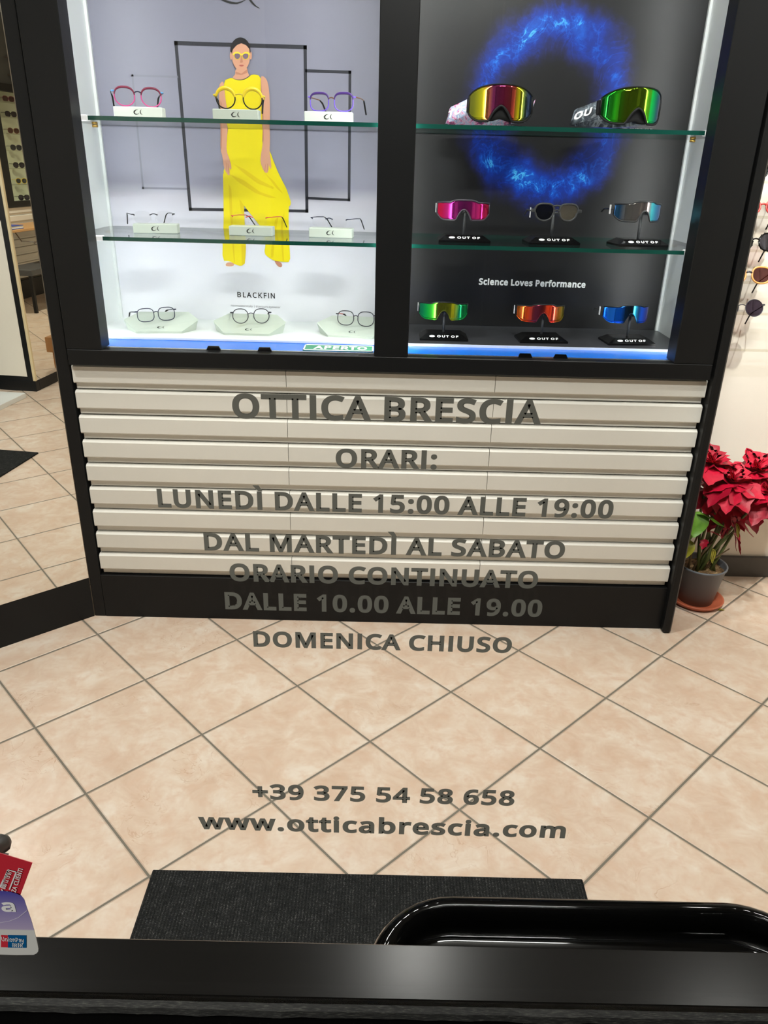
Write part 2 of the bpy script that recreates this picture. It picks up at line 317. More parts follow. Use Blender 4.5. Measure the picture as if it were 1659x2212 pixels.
# letter outlines (character code ~ advance ~ contours), filled and thickened by text_mb
GLYPHS = {}
for _g in ('43~384~167,75,167,213,34,213,34,261,167,261,167,400,216,400,216,261,349,261,349,213,216,213,216,75|46~180~89,-9,79,-8,69,-5,60,1,54,10,50,22,48,36,50,51,54,63,60,71,69,77,79,80,89,81,100,80,110,77,119,71,126,63,130,51,132,36,130,22,126,10,119,1,110,-5,100,-8|48~384~191,-7,142,1,102,22,72,59,50,108,37,169,33,240,35,290,40,334,49,373,61,407,78,435,99,458,125,474,156,484,191,487,241,480,281,458,312,422,334,373,347,313,351,240,349,191,344,147,335,108,322,74,305,45,284,23,258,6,227,-3;191,44,224,49,249,65,268,92,281,130,289,180,291,240,289,300,281,349,268,388,249,415,224,431,191,437,159,431,133,415,115,388,102,349,95,300,92,240,95,180,102,131,115,93,133,65,159,49|49~384~181,0,181,335,181,353,181,369,181,381,182,393,183,405,183,418,176,411,170,405,164,400,158,394,150,388,142,381,91,339,60,379,189,480,238,480,238,0|50~384~32,0,32,49,158,176,181,199,201,221,219,240,234,259,247,278,257,296,264,315,268,334,269,355,267,380,259,400,246,415,229,427,208,434,185,436,162,435,142,430,123,424,105,415,87,403,69,390,38,430,57,445,79,458,102,470,128,479,155,484,185,486,226,482,262,471,291,452,312,427,325,396,330,359,328,334,323,311,314,288,303,267,288,245,271,224,252,202,230,179,207,155,107,56,107,54,349,54,349,0|51~384~162,-7,137,-6,114,-4,92,-1,71,4,50,11,30,19,30,75,51,65,73,58,95,51,118,47,141,44,163,43,202,46,233,54,256,68,271,87,281,110,284,138,280,165,268,186,249,202,222,213,189,220,150,222,103,222,103,273,150,273,187,275,217,284,240,298,257,316,267,338,271,363,268,385,260,403,247,417,230,428,208,434,183,437,159,435,136,431,117,425,99,417,80,407,62,396,33,437,51,449,72,461,96,471,123,480,152,485,183,486,229,483,266,471,294,453,315,428,327,400,331,367,328,337,319,312,304,290,284,274,260,261,232,253,232,250,267,243,296,231,318,214,333,192,343,166,346,136,344,110,337,85,326,62,311,42,291,25,266,11,237,1,202,-5|52~384~244,0,244,109,14,109,14,159,240,482,301,482,301,162,371,162,371,109,301,109,301,0;72,162,244,162,244,313,244,335,244,355,245,372,246,388,246,404,247,419,244,419,241,410,236,401,231,392,226,382,221,374,216,367|53~384~167,-7,142,-6,119,-4,97,0,76,5,58,12,42,19,42,75,60,66,79,58,101,52,124,47,146,45,167,44,200,46,229,55,253,69,271,89,282,115,285,147,282,176,273,200,257,219,234,233,203,242,165,244,152,244,138,243,122,241,107,239,94,237,83,234,54,253,72,480,312,480,312,426,122,426,111,287,119,288,130,290,142,291,155,293,169,294,185,294,231,290,270,278,302,257,326,229,341,195,346,153,341,107,325,68,299,36,263,12,219,-2|54~384~200,-7,171,-4,143,3,118,16,95,34,75,57,59,86,47,120,39,160,37,205,38,239,41,273,46,307,54,339,65,369,79,397,97,423,119,444,146,462,177,475,214,484,257,486,266,486,277,486,288,485,298,484,308,482,316,480,316,430,307,432,298,434,288,436,278,437,268,438,258,438,229,436,203,431,181,422,162,411,145,397,132,380,121,361,113,341,106,318,101,295,98,270,96,244,100,244,112,259,126,272,143,284,163,293,187,298,214,300,253,296,286,283,314,262,336,233,348,197,353,154,348,108,334,69,311,36,281,12,244,-2;199,43,226,46,249,55,268,70,283,92,291,120,294,154,292,183,284,207,271,227,253,242,230,251,201,254,181,252,163,248,146,241,132,231,120,220,110,208,103,194,98,180,97,166,98,147,102,128,108,108,117,91,128,75,142,61,159,51,178,45|55~384~91,0,288,426,30,426,30,480,351,480,351,434,156,0|56~384~193,-7,146,-3,106,8,75,27,51,53,38,85,33,122,34,143,39,162,47,179,57,195,69,209,83,221,99,232,115,242,132,251,110,265,90,281,73,299,59,320,51,344,48,372,50,395,57,416,67,434,81,450,98,463,118,473,141,480,165,485,191,486,231,483,265,473,295,457,317,434,331,406,335,371,334,353,330,336,323,321,313,307,302,295,289,283,275,273,260,263,244,254,263,244,281,233,298,222,313,209,325,196,336,181,344,164,349,145,351,124,346,87,332,55,308,29,276,9,238,-3;194,277,216,287,236,299,253,312,266,328,274,347,277,369,274,390,266,407,253,421,236,431,215,437,191,439,168,437,147,431,130,421,117,407,109,390,106,369,107,354,111,340,118,328,127,317,137,308,150,299,164,291,178,284;192,40,222,43,247,51,267,63,281,80,290,100,293,124,290,146,281,165,265,182,245,196,221,210,192,222,181,226,154,213,132,199,114,183,101,165,93,145,91,122,93,100,102,80,116,63,135,51,161,43|57~384~129,-7,120,-7,109,-6,98,-5,87,-4,77,-2,69,0,69,50,87,46,106,43,128,42,157,43,183,49,205,57,224,69,240,83,254,99,265,118,274,138,280,161,285,185,288,209,289,235,285,235,274,221,260,207,243,196,222,187,199,181,171,179,133,184,99,196,72,217,50,246,38,282,34,324,36,356,42,385,53,411,67,433,85,452,106,467,130,478,157,484,187,486,216,484,244,476,269,463,292,445,312,422,328,393,340,359,347,320,349,275,348,240,345,206,340,173,332,141,322,110,307,82,289,57,267,35,240,17,208,4,171,-4;184,226,205,227,223,231,240,239,254,248,266,259,276,272,284,286,288,299,289,314,288,333,284,352,278,371,269,388,258,404,244,418,227,428,208,434,187,437,161,433,138,424,119,409,104,387,95,359,92,325,95,296,102,272,115,252,132,237,155,229|58~180~89,278,79,279,69,283,60,289,54,297,50,309,48,324,50,339,54,351,60,359,69,365,79,368,89,369,100,368,110,365,119,359,126,351,130,339,132,324,130,309,126,297,119,289,110,283,100,279;89,-9,79,-8,69,-5,60,1,54,10,50,22,48,36,50,51,54,63,60,71,69,77,79,80,89,81,100,80,110,77,119,71,126,63,130,51,132,36,130,22,126,10,119,1,110,-5,100,-8|65~429~0,0,187,482,242,482,428,0,366,0,308,148,118,148,61,0;138,202,290,202,236,347,235,352,233,358,230,367,227,376,224,386,221,396,218,405,216,413,214,419,210,405,207,392,203,378,199,366,196,356,193,347|66~437~65,0,65,480,202,480,257,477,303,468,338,453,364,431,379,400,384,361,382,334,374,311,361,290,343,274,320,262,293,255,293,251,312,247,331,241,348,234,363,224,376,212,386,197,394,180,399,160,400,136,395,96,380,63,356,36,322,16,282,4,234,0;126,275,214,275,251,278,279,284,299,295,312,310,319,330,322,354,319,378,309,397,294,411,272,420,242,426,205,428,126,428;126,51,222,51,261,54,290,62,311,76,325,94,333,116,336,141,333,165,324,185,310,202,288,215,257,222,218,225,126,225|67~424~261,-7,215,-3,174,7,139,24,109,46,85,75,65,109,52,149,44,192,41,240,44,287,53,330,67,368,88,403,114,431,146,455,183,472,225,483,271,486,320,483,364,474,404,458,379,407,364,413,348,420,330,425,311,430,292,432,271,433,223,427,182,410,149,381,124,343,110,296,105,240,109,184,123,137,146,98,178,69,219,52,270,46,291,47,311,49,330,52,348,56,367,60,385,65,385,13,367,7,348,2,329,-2,309,-5,286,-6|68~490~65,0,65,480,213,480,259,477,301,468,338,453,371,432,398,406,420,374,436,336,446,293,449,244,442,170,420,109,383,61,333,27,272,7,199,0;126,52,191,52,299,73,364,136,385,242,380,301,364,348,338,383,302,408,258,423,204,428,126,428|69~373~65,0,65,480,333,480,333,426,126,426,126,277,321,277,321,224,126,224,126,53,333,53,333,0|70~349~65,0,65,480,333,480,333,426,126,426,126,257,320,257,320,203,126,203,126,0|72~498~65,0,65,480,126,480,126,277,371,277,371,480,432,480,432,0,371,0,371,224,126,224,126,0|73~228~27,0,27,35,83,48,83,431,27,445,27,480,200,480,200,445,144,431,144,48,200,35,200,0|75~416~65,0,65,480,126,480,126,243,139,258,153,274,167,289,181,304,194,319,208,334,338,480,408,480,218,271,416,0,345,0,175,229,126,186,126,0|76~352~65,0,65,480,126,480,126,54,335,54,335,0|77~609~65,0,65,480,154,480,302,87,305,87,455,480,544,480,544,0,484,0,484,295,484,318,485,341,486,364,487,385,488,404,489,420,486,420,326,0,277,0,119,420,116,420,117,405,119,386,120,364,120,340,121,316,121,291,121,0|78~510~65,0,65,480,135,480,391,83,394,83,393,91,393,102,392,115,391,130,391,145,390,162,389,178,389,194,389,209,389,480,445,480,445,0,375,0,118,398,116,398,117,381,118,362,119,340,120,316,121,292,121,268,121,0|79~525~263,-7,216,-3,174,7,139,24,109,48,84,76,65,111,52,150,44,193,41,241,44,288,52,331,65,370,84,404,109,433,139,456,174,473,216,483,263,487,309,484,349,473,384,456,414,433,439,405,458,370,472,331,481,288,484,240,481,193,472,150,458,110,439,76,414,47,384,24,349,7,308,-3;263,46,312,51,352,69,382,98,403,137,416,184,420,240,416,297,403,344,382,382,352,411,313,428,263,434,214,428,174,411,143,382,122,344,109,297,105,240,109,184,122,137,143,98,173,69,213,51|80~406~65,0,65,480,192,480,249,475,295,463,329,443,353,415,367,380,372,338,370,313,364,288,354,264,340,243,320,224,294,208,263,196,225,189,181,187,126,187,126,0;126,238,174,238,216,241,250,248,276,261,295,279,306,304,310,336,306,364,296,387,280,405,257,418,225,425,187,428,126,428|82~418~65,0,65,480,197,480,252,476,296,464,329,446,353,419,367,385,372,343,370,319,366,298,358,279,348,264,336,250,322,239,307,229,292,221,276,215,408,0,337,0,221,198,126,198,126,0;126,249,197,249,233,252,261,259,283,272,298,290,307,313,310,340,306,369,297,391,281,407,259,418,230,425,194,427,126,427|83~369~166,-7,140,-6,115,-4,91,-1,70,4,51,9,34,16,34,74,52,67,72,60,94,54,119,50,143,47,169,46,201,48,228,55,249,66,265,82,274,101,277,123,276,138,272,151,267,163,258,173,247,183,232,192,214,202,191,212,164,222,126,238,96,256,72,276,54,300,44,329,40,364,42,388,49,410,60,429,74,446,92,460,114,471,138,480,165,485,193,486,219,485,243,483,266,479,287,473,307,467,326,459,307,408,290,414,272,420,253,426,233,430,213,432,192,433,165,431,142,425,124,414,112,400,104,383,101,363,103,348,106,335,111,323,120,313,131,303,144,294,161,285,182,276,206,267,233,256,257,245,278,233,296,221,310,207,322,191,330,173,335,152,337,128,332,89,317,56,291,29,256,9,215,-3|84~373~156,0,156,426,7,426,7,480,366,480,366,426,217,426,217,0|85~491~243,-7,188,-1,143,15,107,42,81,78,66,121,60,171,60,480,121,480,121,169,124,133,135,102,152,78,176,60,208,49,246,46,286,50,317,61,341,80,357,106,367,135,370,169,370,480,430,480,430,169,428,137,421,107,410,80,394,55,373,34,348,16,318,4,283,-4|90~384~26,0,26,46,278,426,34,426,34,480,351,480,351,434,99,54,358,54,358,0|97~377~144,-7,114,-4,86,5,63,19,45,40,34,67,31,100,36,133,50,161,73,183,106,200,150,210,203,215,265,217,265,238,262,265,256,286,245,301,230,311,212,316,190,318,172,317,154,315,136,310,120,304,104,298,89,291,71,335,87,343,106,350,126,357,148,362,170,365,193,366,233,363,266,353,291,337,308,314,319,283,322,245,322,0,279,0,268,51,265,51,249,33,233,19,216,7,196,0,173,-5;158,41,187,44,212,52,234,66,251,86,261,112,264,144,264,176,211,174,171,170,140,163,118,152,103,138,95,121,92,99,94,81,100,66,110,55,124,47,140,43|98~413~228,-7,201,-5,178,0,158,9,142,20,128,32,116,46,111,46,99,0,57,0,57,510,116,510,116,386,116,371,116,357,115,344,114,331,114,321,113,312,116,312,128,327,142,339,158,351,178,359,201,364,228,366,269,361,305,345,335,319,358,283,372,237,376,180,372,123,358,77,335,40,305,14,269,-1;219,42,248,46,273,58,291,78,304,105,312,139,315,181,304,256,272,302,218,317,183,313,157,302,138,284,126,258,119,224,116,182,116,179,119,138,126,105,138,78,157,58,184,46|99~322~201,-7,171,-5,143,2,117,13,93,28,74,48,58,73,46,103,39,138,37,178,39,220,47,256,59,286,76,311,96,332,119,347,146,358,174,365,206,367,224,366,241,364,259,361,275,357,288,352,300,347,282,298,271,302,258,306,244,310,230,313,217,314,204,315,145,300,110,254,98,179,101,139,110,105,124,79,144,60,170,48,201,44,220,45,237,47,253,50,267,55,281,60,294,65,294,13,282,7,268,2,254,-2,239,-4,221,-6|100~413~185,-7,143,-2,107,14,77,40,55,76,41,123,37,179,41,236,55,283,78,319,108,346,144,361,185,367,211,365,234,360,254,351,270,340,285,328,297,314,301,314,300,320,300,329,299,339,298,350,297,359,297,367,297,510,356,510,356,0,308,0,300,48,297,48,285,34,271,21,254,9,234,0,211,-5;194,42,228,46,255,56,274,74,287,98,295,129,298,168,298,179,295,220,288,254,275,282,256,302,229,314,193,318,164,313,140,301,122,280,109,252,101,218,98,178,101,138,109,105,122,78,141,58,165,46|101~379~210,-7,177,-4,147,3,120,14,96,30,75,51,59,76,47,106,39,140,37,177,39,215,46,249,57,279,72,305,90,326,112,344,138,357,166,364,196,367,226,364,252,358,276,347,296,331,313,312,327,290,337,264,343,235,345,204,345,169,98,169,102,131,113,100,129,76,152,58,180,47,213,44,235,44,255,46,274,50,292,55,310,61,328,69,328,17,310,9,292,4,274,-1,255,-4,234,-6;99,216,283,216,280,244,273,269,262,290,245,306,223,315,195,318,169,315,147,306,129,291,114,271,105,245|102~231~73,0,73,314,10,314,10,342,73,362,73,383,77,425,87,458,104,483,127,500,156,510,190,514,204,513,217,512,229,510,241,507,251,505,260,502,244,455,237,458,229,460,220,462,210,464,201,465,191,465,173,463,158,457,147,446,139,430,134,409,132,383,132,360,223,360,223,314,132,314,132,0|105~173~87,420,78,421,70,424,62,429,57,436,54,446,52,457,54,469,57,479,62,486,70,491,78,494,87,495,96,494,104,491,111,486,117,479,120,469,122,457,120,446,117,436,111,429,104,424,96,421;57,0,57,360,116,360,116,0|108~173~57,0,57,510,116,510,116,0|109~628~57,0,57,360,105,360,113,311,117,311,129,328,144,342,162,353,182,361,202,365,223,367,273,360,310,340,333,306,336,306,350,325,366,340,386,352,407,360,429,365,452,367,489,363,520,353,543,335,560,310,570,277,574,234,574,0,515,0,515,232,507,279,483,308,442,317,410,314,385,304,367,287,355,264,347,234,345,199,345,0,286,0,286,232,278,279,253,308,212,317,180,313,155,302,137,283,125,258,118,226,116,187,116,0|110~415~57,0,57,360,105,360,113,311,117,311,130,328,146,342,165,353,186,361,208,365,230,367,270,363,302,353,328,335,346,310,357,277,361,234,361,0,302,0,302,230,293,278,266,307,222,317,186,313,158,302,139,283,126,258,119,226,116,187,116,0|111~406~202,-7,172,-4,143,3,117,15,94,32,75,53,58,79,46,109,39,143,37,181,42,236,57,282,82,318,116,345,156,361,204,367,236,364,264,357,290,345,314,328,333,307,349,282,361,252,368,218,370,181,365,126,350,79,325,42,291,15,250,-1;203,42,237,46,263,59,283,80,298,107,306,141,309,181,306,220,298,253,283,281,263,301,236,313,203,317,169,313,143,301,123,281,109,253,101,220,98,181,101,141,109,107,123,80,143,59,170,46|114~277~57,0,57,360,105,360,112,294,115,294,128,313,143,330,160,345,179,357,201,364,225,367,232,367,239,366,247,366,254,365,261,364,267,363,260,308,254,310,248,311,241,312,234,312,227,313,221,313,203,311,186,306,169,298,154,286,141,272,131,256,123,236,118,215,116,192,116,0|115~322~148,-7,124,-6,102,-4,83,-1,66,4,50,9,35,16,35,70,50,63,68,56,87,50,107,45,128,42,149,41,176,43,198,47,214,55,225,66,232,79,234,94,234,103,231,111,227,118,221,125,212,133,200,140,186,147,168,155,146,164,124,173,104,182,86,191,71,200,58,211,48,223,40,237,36,253,34,271,38,299,51,323,72,342,99,356,132,364,169,367,191,366,211,364,231,360,249,355,267,350,284,343,264,296,248,301,233,307,216,312,200,315,183,318,165,318,143,317,124,313,110,307,99,298,93,287,91,275,92,265,95,257,99,249,107,243,116,236,129,229,144,222,162,215,183,206,205,198,225,189,242,180,257,170,269,159,279,147,286,133,290,118,291,99,287,67,274,41,253,20,224,5,189,-4|116~242~167,-7,149,-6,132,-2,115,3,100,11,87,22,77,37,68,55,63,78,62,105,62,314,11,314,11,343,62,366,86,443,121,443,121,360,225,360,225,314,121,314,121,106,123,86,128,70,137,57,148,49,162,43,177,42,186,42,196,43,205,44,214,46,221,47,228,49,228,4,221,1,212,-1,201,-4,189,-5,178,-6|117~415~184,-7,144,-3,111,7,86,25,68,49,57,83,53,124,53,360,113,360,113,128,122,81,148,52,193,42,229,46,256,57,276,76,289,102,296,134,299,173,299,360,358,360,358,0,310,0,301,48,298,48,285,31,269,17,250,6,229,-1,207,-5|118~341~136,0,0,360,63,360,140,148,143,138,147,127,151,115,155,103,159,91,162,80,165,70,167,61,169,52,171,52,173,61,176,70,179,81,182,92,186,104,190,116,194,127,198,138,201,148,278,360,341,360,204,0|119~528~106,1,7,361,69,361,118,169,123,149,128,130,132,110,136,92,139,75,142,61,144,61,146,69,148,79,151,89,153,101,156,112,159,125,162,136,165,148,169,158,232,361,297,361,359,158,364,142,368,126,373,108,377,91,381,76,383,62,385,62,387,74,390,90,395,108,399,128,404,148,410,169,460,361,520,361,420,1,351,1,289,203,284,222,279,240,274,258,270,274,267,288,265,299,262,299,260,288,257,274,253,258,249,240,244,221,238,203,173,1|121~343~56,-161,46,-161,37,-160,28,-160,21,-158,14,-157,7,-156,7,-109,13,-110,19,-111,25,-111,32,-112,40,-113,47,-113,66,-111,83,-105,97,-95,108,-82,118,-67,127,-49,146,-1,1,360,64,360,142,155,148,137,154,120,160,104,165,88,169,72,172,57,175,57,178,69,182,84,187,101,193,119,199,137,206,156,279,360,343,360,187,-50,174,-81,157,-108,139,-131,116,-148,89,-158|124~291~121,-118,121,554,170,554,170,-118|204~272~239,0,32,0,32,42,99,57,99,515,32,531,32,573,239,573,239,531,172,515,172,57,239,42;116,757,123,745,130,732,138,717,147,703,157,688,166,674,176,661,185,649,193,638,193,629,146,629,137,637,126,646,115,656,104,666,93,677,82,688,72,700,62,711,53,722,44,732,38,741,32,749,32,757|32~175~').split('|'):
    _c, _a, _l = _g.split('~'); _c = chr(int(_c)); _k = 0.48 / 0.5726 if _c == '\u00cc' else 1.0
    GLYPHS[_c] = (int(_a) * _k, [[(n_[i] * _k, n_[i + 1] * _k) for i in range(0, len(n_), 2)] for n_ in ([float(v) for v in q_.split(',')] for q_ in _l.split(';') if q_)])
GLYPHS['I'] = (191, [[(65, 0), (65, 480), (126, 480), (126, 0)]])
GLYPHS['\u00cc'] = (191, [[(65, 0), (65, 480), (126, 480), (126, 0)], [(0, 650), (70, 650), (125, 545), (85, 545)]])
from mathutils.geometry import tessellate_polygon
def area2(l): return sum(l[i - 1].x * l[i].y - l[i].x * l[i - 1].y for i in range(len(l)))
def inside(p, l):
    c = False
    for i in range(len(l)):
        a, b = l[i - 1], l[i]
        if (a.y > p.y) != (b.y > p.y) and p.x < (b.x - a.x) * (p.y - a.y) / (b.y - a.y) + a.x: c = not c
    return c
_tc = {}
def text_mb(txt, bold=0.0, space=1.0):
    """flat lettering in the xy plane, cap height about 0.48; bold pushes every outline outwards"""
    key = (txt, bold, space)
    if key in _tc: return _tc[key]
    mb = MB(); x = 0.0; d = bold * 1000
    for ch in txt:
        adv, loops = GLYPHS[ch]
        if loops:
            T = [[Vector((a, b, 0)) for a, b in l] for l in loops]; 
            for o_ in [l for l in T if area2(l) < 0]:
                S_ = [o_] + [h for h in T if area2(h) > 0 and inside(h[0], o_)]; flat = [p for l in S_ for p in l]
                mb.add([Vector(((p.x + x) / 1000, p.y / 1000, 0)) for p in flat], [list(f) for f in tessellate_polygon(S_)])
            if d:
                for l in T:
                    n = len(l); N_ = []
                    for i in range(n):
                        e = (l[(i + 1) % n] - l[i]); e = e.normalized() if e.length > 1e-6 else Vector((1, 0, 0)); N_.append(Vector((-e.y, e.x, 0)))
                    P = lambda p: Vector(((p.x + x) / 1000, p.y / 1000, 0))
                    for i in range(n):
                        a, b = l[i], l[(i + 1) % n]; mb.add([P(a), P(b), P(b + N_[i] * d), P(a + N_[i] * d)], [(0, 1, 2, 3)])
                        n0, n1 = N_[i - 1], N_[i]
                        if n0.x * n1.y - n0.y * n1.x < -1e-4:
                            m_ = n0 + n1; m_ = m_ * (2 * d / max(m_.length_squared, 0.5)) if m_.length > 0.3 else n0 * d
                            mb.add([P(a), P(a + n0 * d), P(a + m_), P(a + n1 * d)], [(0, 1, 2, 3)])
        x += (adv + 1.5 * d) * space if ch != ' ' else adv * (1 + bold * 4)
    _tc[key] = mb
    return mb
def text_on(mb, txt, origin, ux, uz, width, cap, bold=0.0, mi=0, space=1.0, centre=False, thick=None):
    """flat lettering: origin = left end of the baseline; ux, uz unit directions; cap = height of H"""
    t = text_mb(txt, bold, space); H = text_mb('H', bold)
    hb_ = min(p.y for p in H.v); hh = max(p.y for p in H.v) - hb_; x0 = min(p.x for p in t.v); x1 = max(p.x for p in t.v)
    sx = width / (x1 - x0); sz = cap / hh; o = Vector(origin); ux = Vector(ux); uz = Vector(uz)
    if centre: o = o - ux * width / 2
    q = MB()
    q.add([o + ux * ((p.x - x0) * sx) + uz * ((p.y - hb_) * sz) for p in t.v], t.f)
    mb.merge(q, mi=mi)
    return mb

# ------------------------------------------------------------------ setting
XL, XR, YF, YB = -2.6, 6.6, -1.96, 1.6
struct(MB().box((XL, YF, -0.06), (XR, YB, 0)).build('floor', M['floor']))
struct(MB().box((XL, -4.5, -0.08), (XR, YF, -0.02)).build('ground', mat('dark_paving', rgb(34, 34, 34), 0.8, spec=0.1)))
struct(MB().box((XL, YF, CEIL), (XR, YB, CEIL + 0.06)).build('ceiling', M['ceiling']))
struct(MB().box((1.0, 0.41, 0), (4.55, 0.47, CEIL)).build('wall_right', M['wall']))
struct(MB().box((1.0, 0.392, 0), (4.55, 0.41, 0.083)).build('baseboard_right', M['baseboard']))
struct(MB().box((XL, YB - 0.06, 0), (XR, YB, CEIL)).build('wall_back', M['wall']))
struct(MB().box((XL, YF, 0), (XL + 0.06, YB - 0.06, CEIL)).build('wall_left', M['wall']))
struct(MB().box((XR - 0.06, YF, 0), (XR, YB - 0.06, CEIL)).build('wall_far', M['wall']))
struct(MB().box((2.45, YF, 0), (XR - 0.06, YF + 0.06, CEIL)).build('wall_front', M['wall']))
struct(MB().box((XL + 0.06, YF, 0), (-0.62, YF + 0.06, CEIL)).build('wall_entrance', M['wall']))
for k, x in enumerate((-0.55, 0.55)):
    struct(MB().bevbox((x - 0.05, -1.95, 0), (x + 0.05, -1.85, 2.3), 0.004).build('trim_%d' % (k + 1), M['black']))
struct(MB().box((-0.6, -1.95, 2.3), (0.6, -1.85, CEIL)).build('trim_3', M['black']))

def ceiling_light(x, y, label):
    t = thing('ceiling_light', label, 'ceiling light', (x, y, CEIL), group=None)
    MB().lathe([(0.035, -0.002), (0.035, -0.012), (0.06, -0.012), (0.062, 0.0)], k=24).build('ring', M['white'], t)
for i, (x, y, p) in enumerate(SPOTS):
    ceiling_light(x, y, ['round downlight over the angled mirror', 'round downlight over the middle of the showcase', 'round downlight in front of the cream eyewear wall', 'round wall washer nearest the entrance, aimed at the cream wall', 'round wall washer beside the showcase, aimed at the cream wall'][i])

lin_ = thing('ceiling_light', 'white linear housing added over the fill lamp, just inside the entrance door', 'ceiling light', (0.3, -1.75, CEIL))
MB().bevbox((-0.38, -0.05, -0.03), (0.38, 0.05, 0.0), 0.004).build('housing', M['white'], lin_)  # fixture made up to go with the added ceiling fill

# ------------------------------------------------------------------ showcase cabinet
FYF = -0.02          # front face of the black frame
cab = thing('showcase_cabinet', 'large black two-bay showcase over grey slatted panels, facing the door', 'display cabinet', (0, 0, 0))
HT = 2.32
def part(mb, name, m, par=cab): return mb.build(name, m, par, par.location)
ZF0, ZF1 = 0.885, 0.9325
part(MB().bevbox((-0.95, FYF, ZF0), (0.957, 0.03, ZF1), 0.002), 'bottom_rail', M['black'])
part(MB().bevbox((-0.95, FYF, ZF1), (-0.846, 0.05, HT), 0.002), 'left_stile', M['black'])
part(MB().bevbox((0.841, FYF, ZF1), (0.957, 0.05, HT), 0.002), 'right_stile', M['black'])
part(MB().bevbox((-0.0445, FYF, ZF1), (0.0555, 0.05, HT), 0.002), 'mullion', M['black'])
part(MB().bevbox((-0.846, FYF, HT - 0.12), (-0.0445, 0.05, HT), 0.002).bevbox((0.0555, FYF, HT - 0.12), (0.841, 0.05, HT), 0.002), 'top_rail', M['black'])
part(MB().bevbox((-0.9965, 0.0, 0), (-0.958, 0.47, HT), 0.002), 'side_board', M['black'])
part(MB().bevbox((0.9645, -0.03, 0), (0.9935, 0.405, HT), 0.006), 'side_board', M['black'])
part(MB().bevbox((-0.958, 0.0, 0), (0.9645, 0.02, 0.162), 0.001), 'plinth', M['black'])
part(MB().box((-0.957, 0.03, 0.162), (0.963, 0.05, 0.884)), 'slat_backing', M['slot'])
# slatted front: three panels of nine slats
JX = (-0.9525, -0.3085, 0.3225, 0.9605); ZT = 0.8825; PT = 0.0800
def slat_panel(x0, x1):
    m = MB()
    for k in range(9):
        t = ZT - k * PT
        m.extrude_x([(0.026, t - 0.001), (0.008, t - 0.0005), (0.0, t - 0.0065), (0.0, t - 0.0535), (0.003, t - 0.057), (0.026, t - 0.057)], x0 + 0.0008, x1 - 0.0008)
        m.extrude_x([(0.027, t - 0.057), (0.015, t - 0.057), (0.015, t - 0.0765), (0.027, t - 0.0765)], x0 + 0.0035 * (x0 < -0.9), x1 - 0.0035 * (x1 > 0.9))
    return part(m, 'slat_panel', M['slat'])
for a, b in zip(JX, JX[1:]): slat_panel(a, b)
# case interior
YBK = 0.46; XW = 0.94; ZB = 0.931; ZP = 0.939; YPF = 0.142
part(MB().box((-XW - 0.015, 0.05, ZB), (-XW, YBK + 0.02, HT)), 'case_wall', M['case_white'])
part(MB().box((XW, 0.05, ZB), (XW + 0.015, YBK + 0.02, HT)), 'case_wall', M['case_white'])
part(MB().box((-0.012, 0.055, ZB), (0.022, YBK, HT)), 'case_partition', M['case_white'])
part(MB().box((-XW, 0.05, HT - 0.02), (XW, YBK, HT)), 'case_top', M['case_white'])
part(MB().box((-XW, YBK + 0.004, 0.162), (XW, YBK + 0.02, HT)), 'case_back', M['case_white'])
part(MB().box((-XW, 0.03, 0.905), (XW, YBK + 0.004, ZB)), 'case_floor', M['blue'])
part(MB().bevbox((-XW, YPF, ZB), (-0.012, YBK, ZP), 0.001), 'base_panel', M['white'])
rb = MB().box((0.022, YPF + 0.004, ZB), (XW, YBK, ZP), 0).box((0.022, YPF, ZB), (XW, YPF + 0.004, ZP), 1)
part(rb, 'base_panel', [M['blackboard'], M['white']])
for x0, x1, px in ((-0.846, -0.0445, (462, 572)), (0.0555, 0.841, (1135, 1212))):
    g = part(MB().box((x0 - 0.01, 0.018, ZF1 - 0.004), (x1 + 0.01, 0.022, HT - 0.1)), 'sliding_glass', M['pane'])
    part(MB().box((x0, 0.014, ZF1 - 0.001), (x1, 0.024, ZF1 + 0.0012)), 'glass_track', M['steel'])
    for p in px:
        c = FY(p, 765, 0.012).x
        fp = MB().prism([(c - 0.022, 0.011, ZF1), (c + 0.022, 0.011, ZF1), (c + 0.016, 0.011, ZF1 + 0.012), (c - 0.016, 0.011, ZF1 + 0.012)], (0, 0.006, 0))
        fp.build('finger_pull', M['black_gloss'], g, (0, 0, 0))
for x in (-XW + 0.012, -0.028, 0.038, XW - 0.012):
    tag(part(MB().bevbox((x - 0.007, 0.052, ZB + 0.002), (x + 0.007, 0.066, HT - 0.03), 0.002), 'led_strip', M['led']), 'glowing vertical light strip')

for s_ in (-1, 1): part(MB().box((s_ * XW - 0.008, YBK - 0.012, ZP), (s_ * XW + 0.008, YBK - 0.001, HT - 0.02)), 'corner_profile', M['white'])

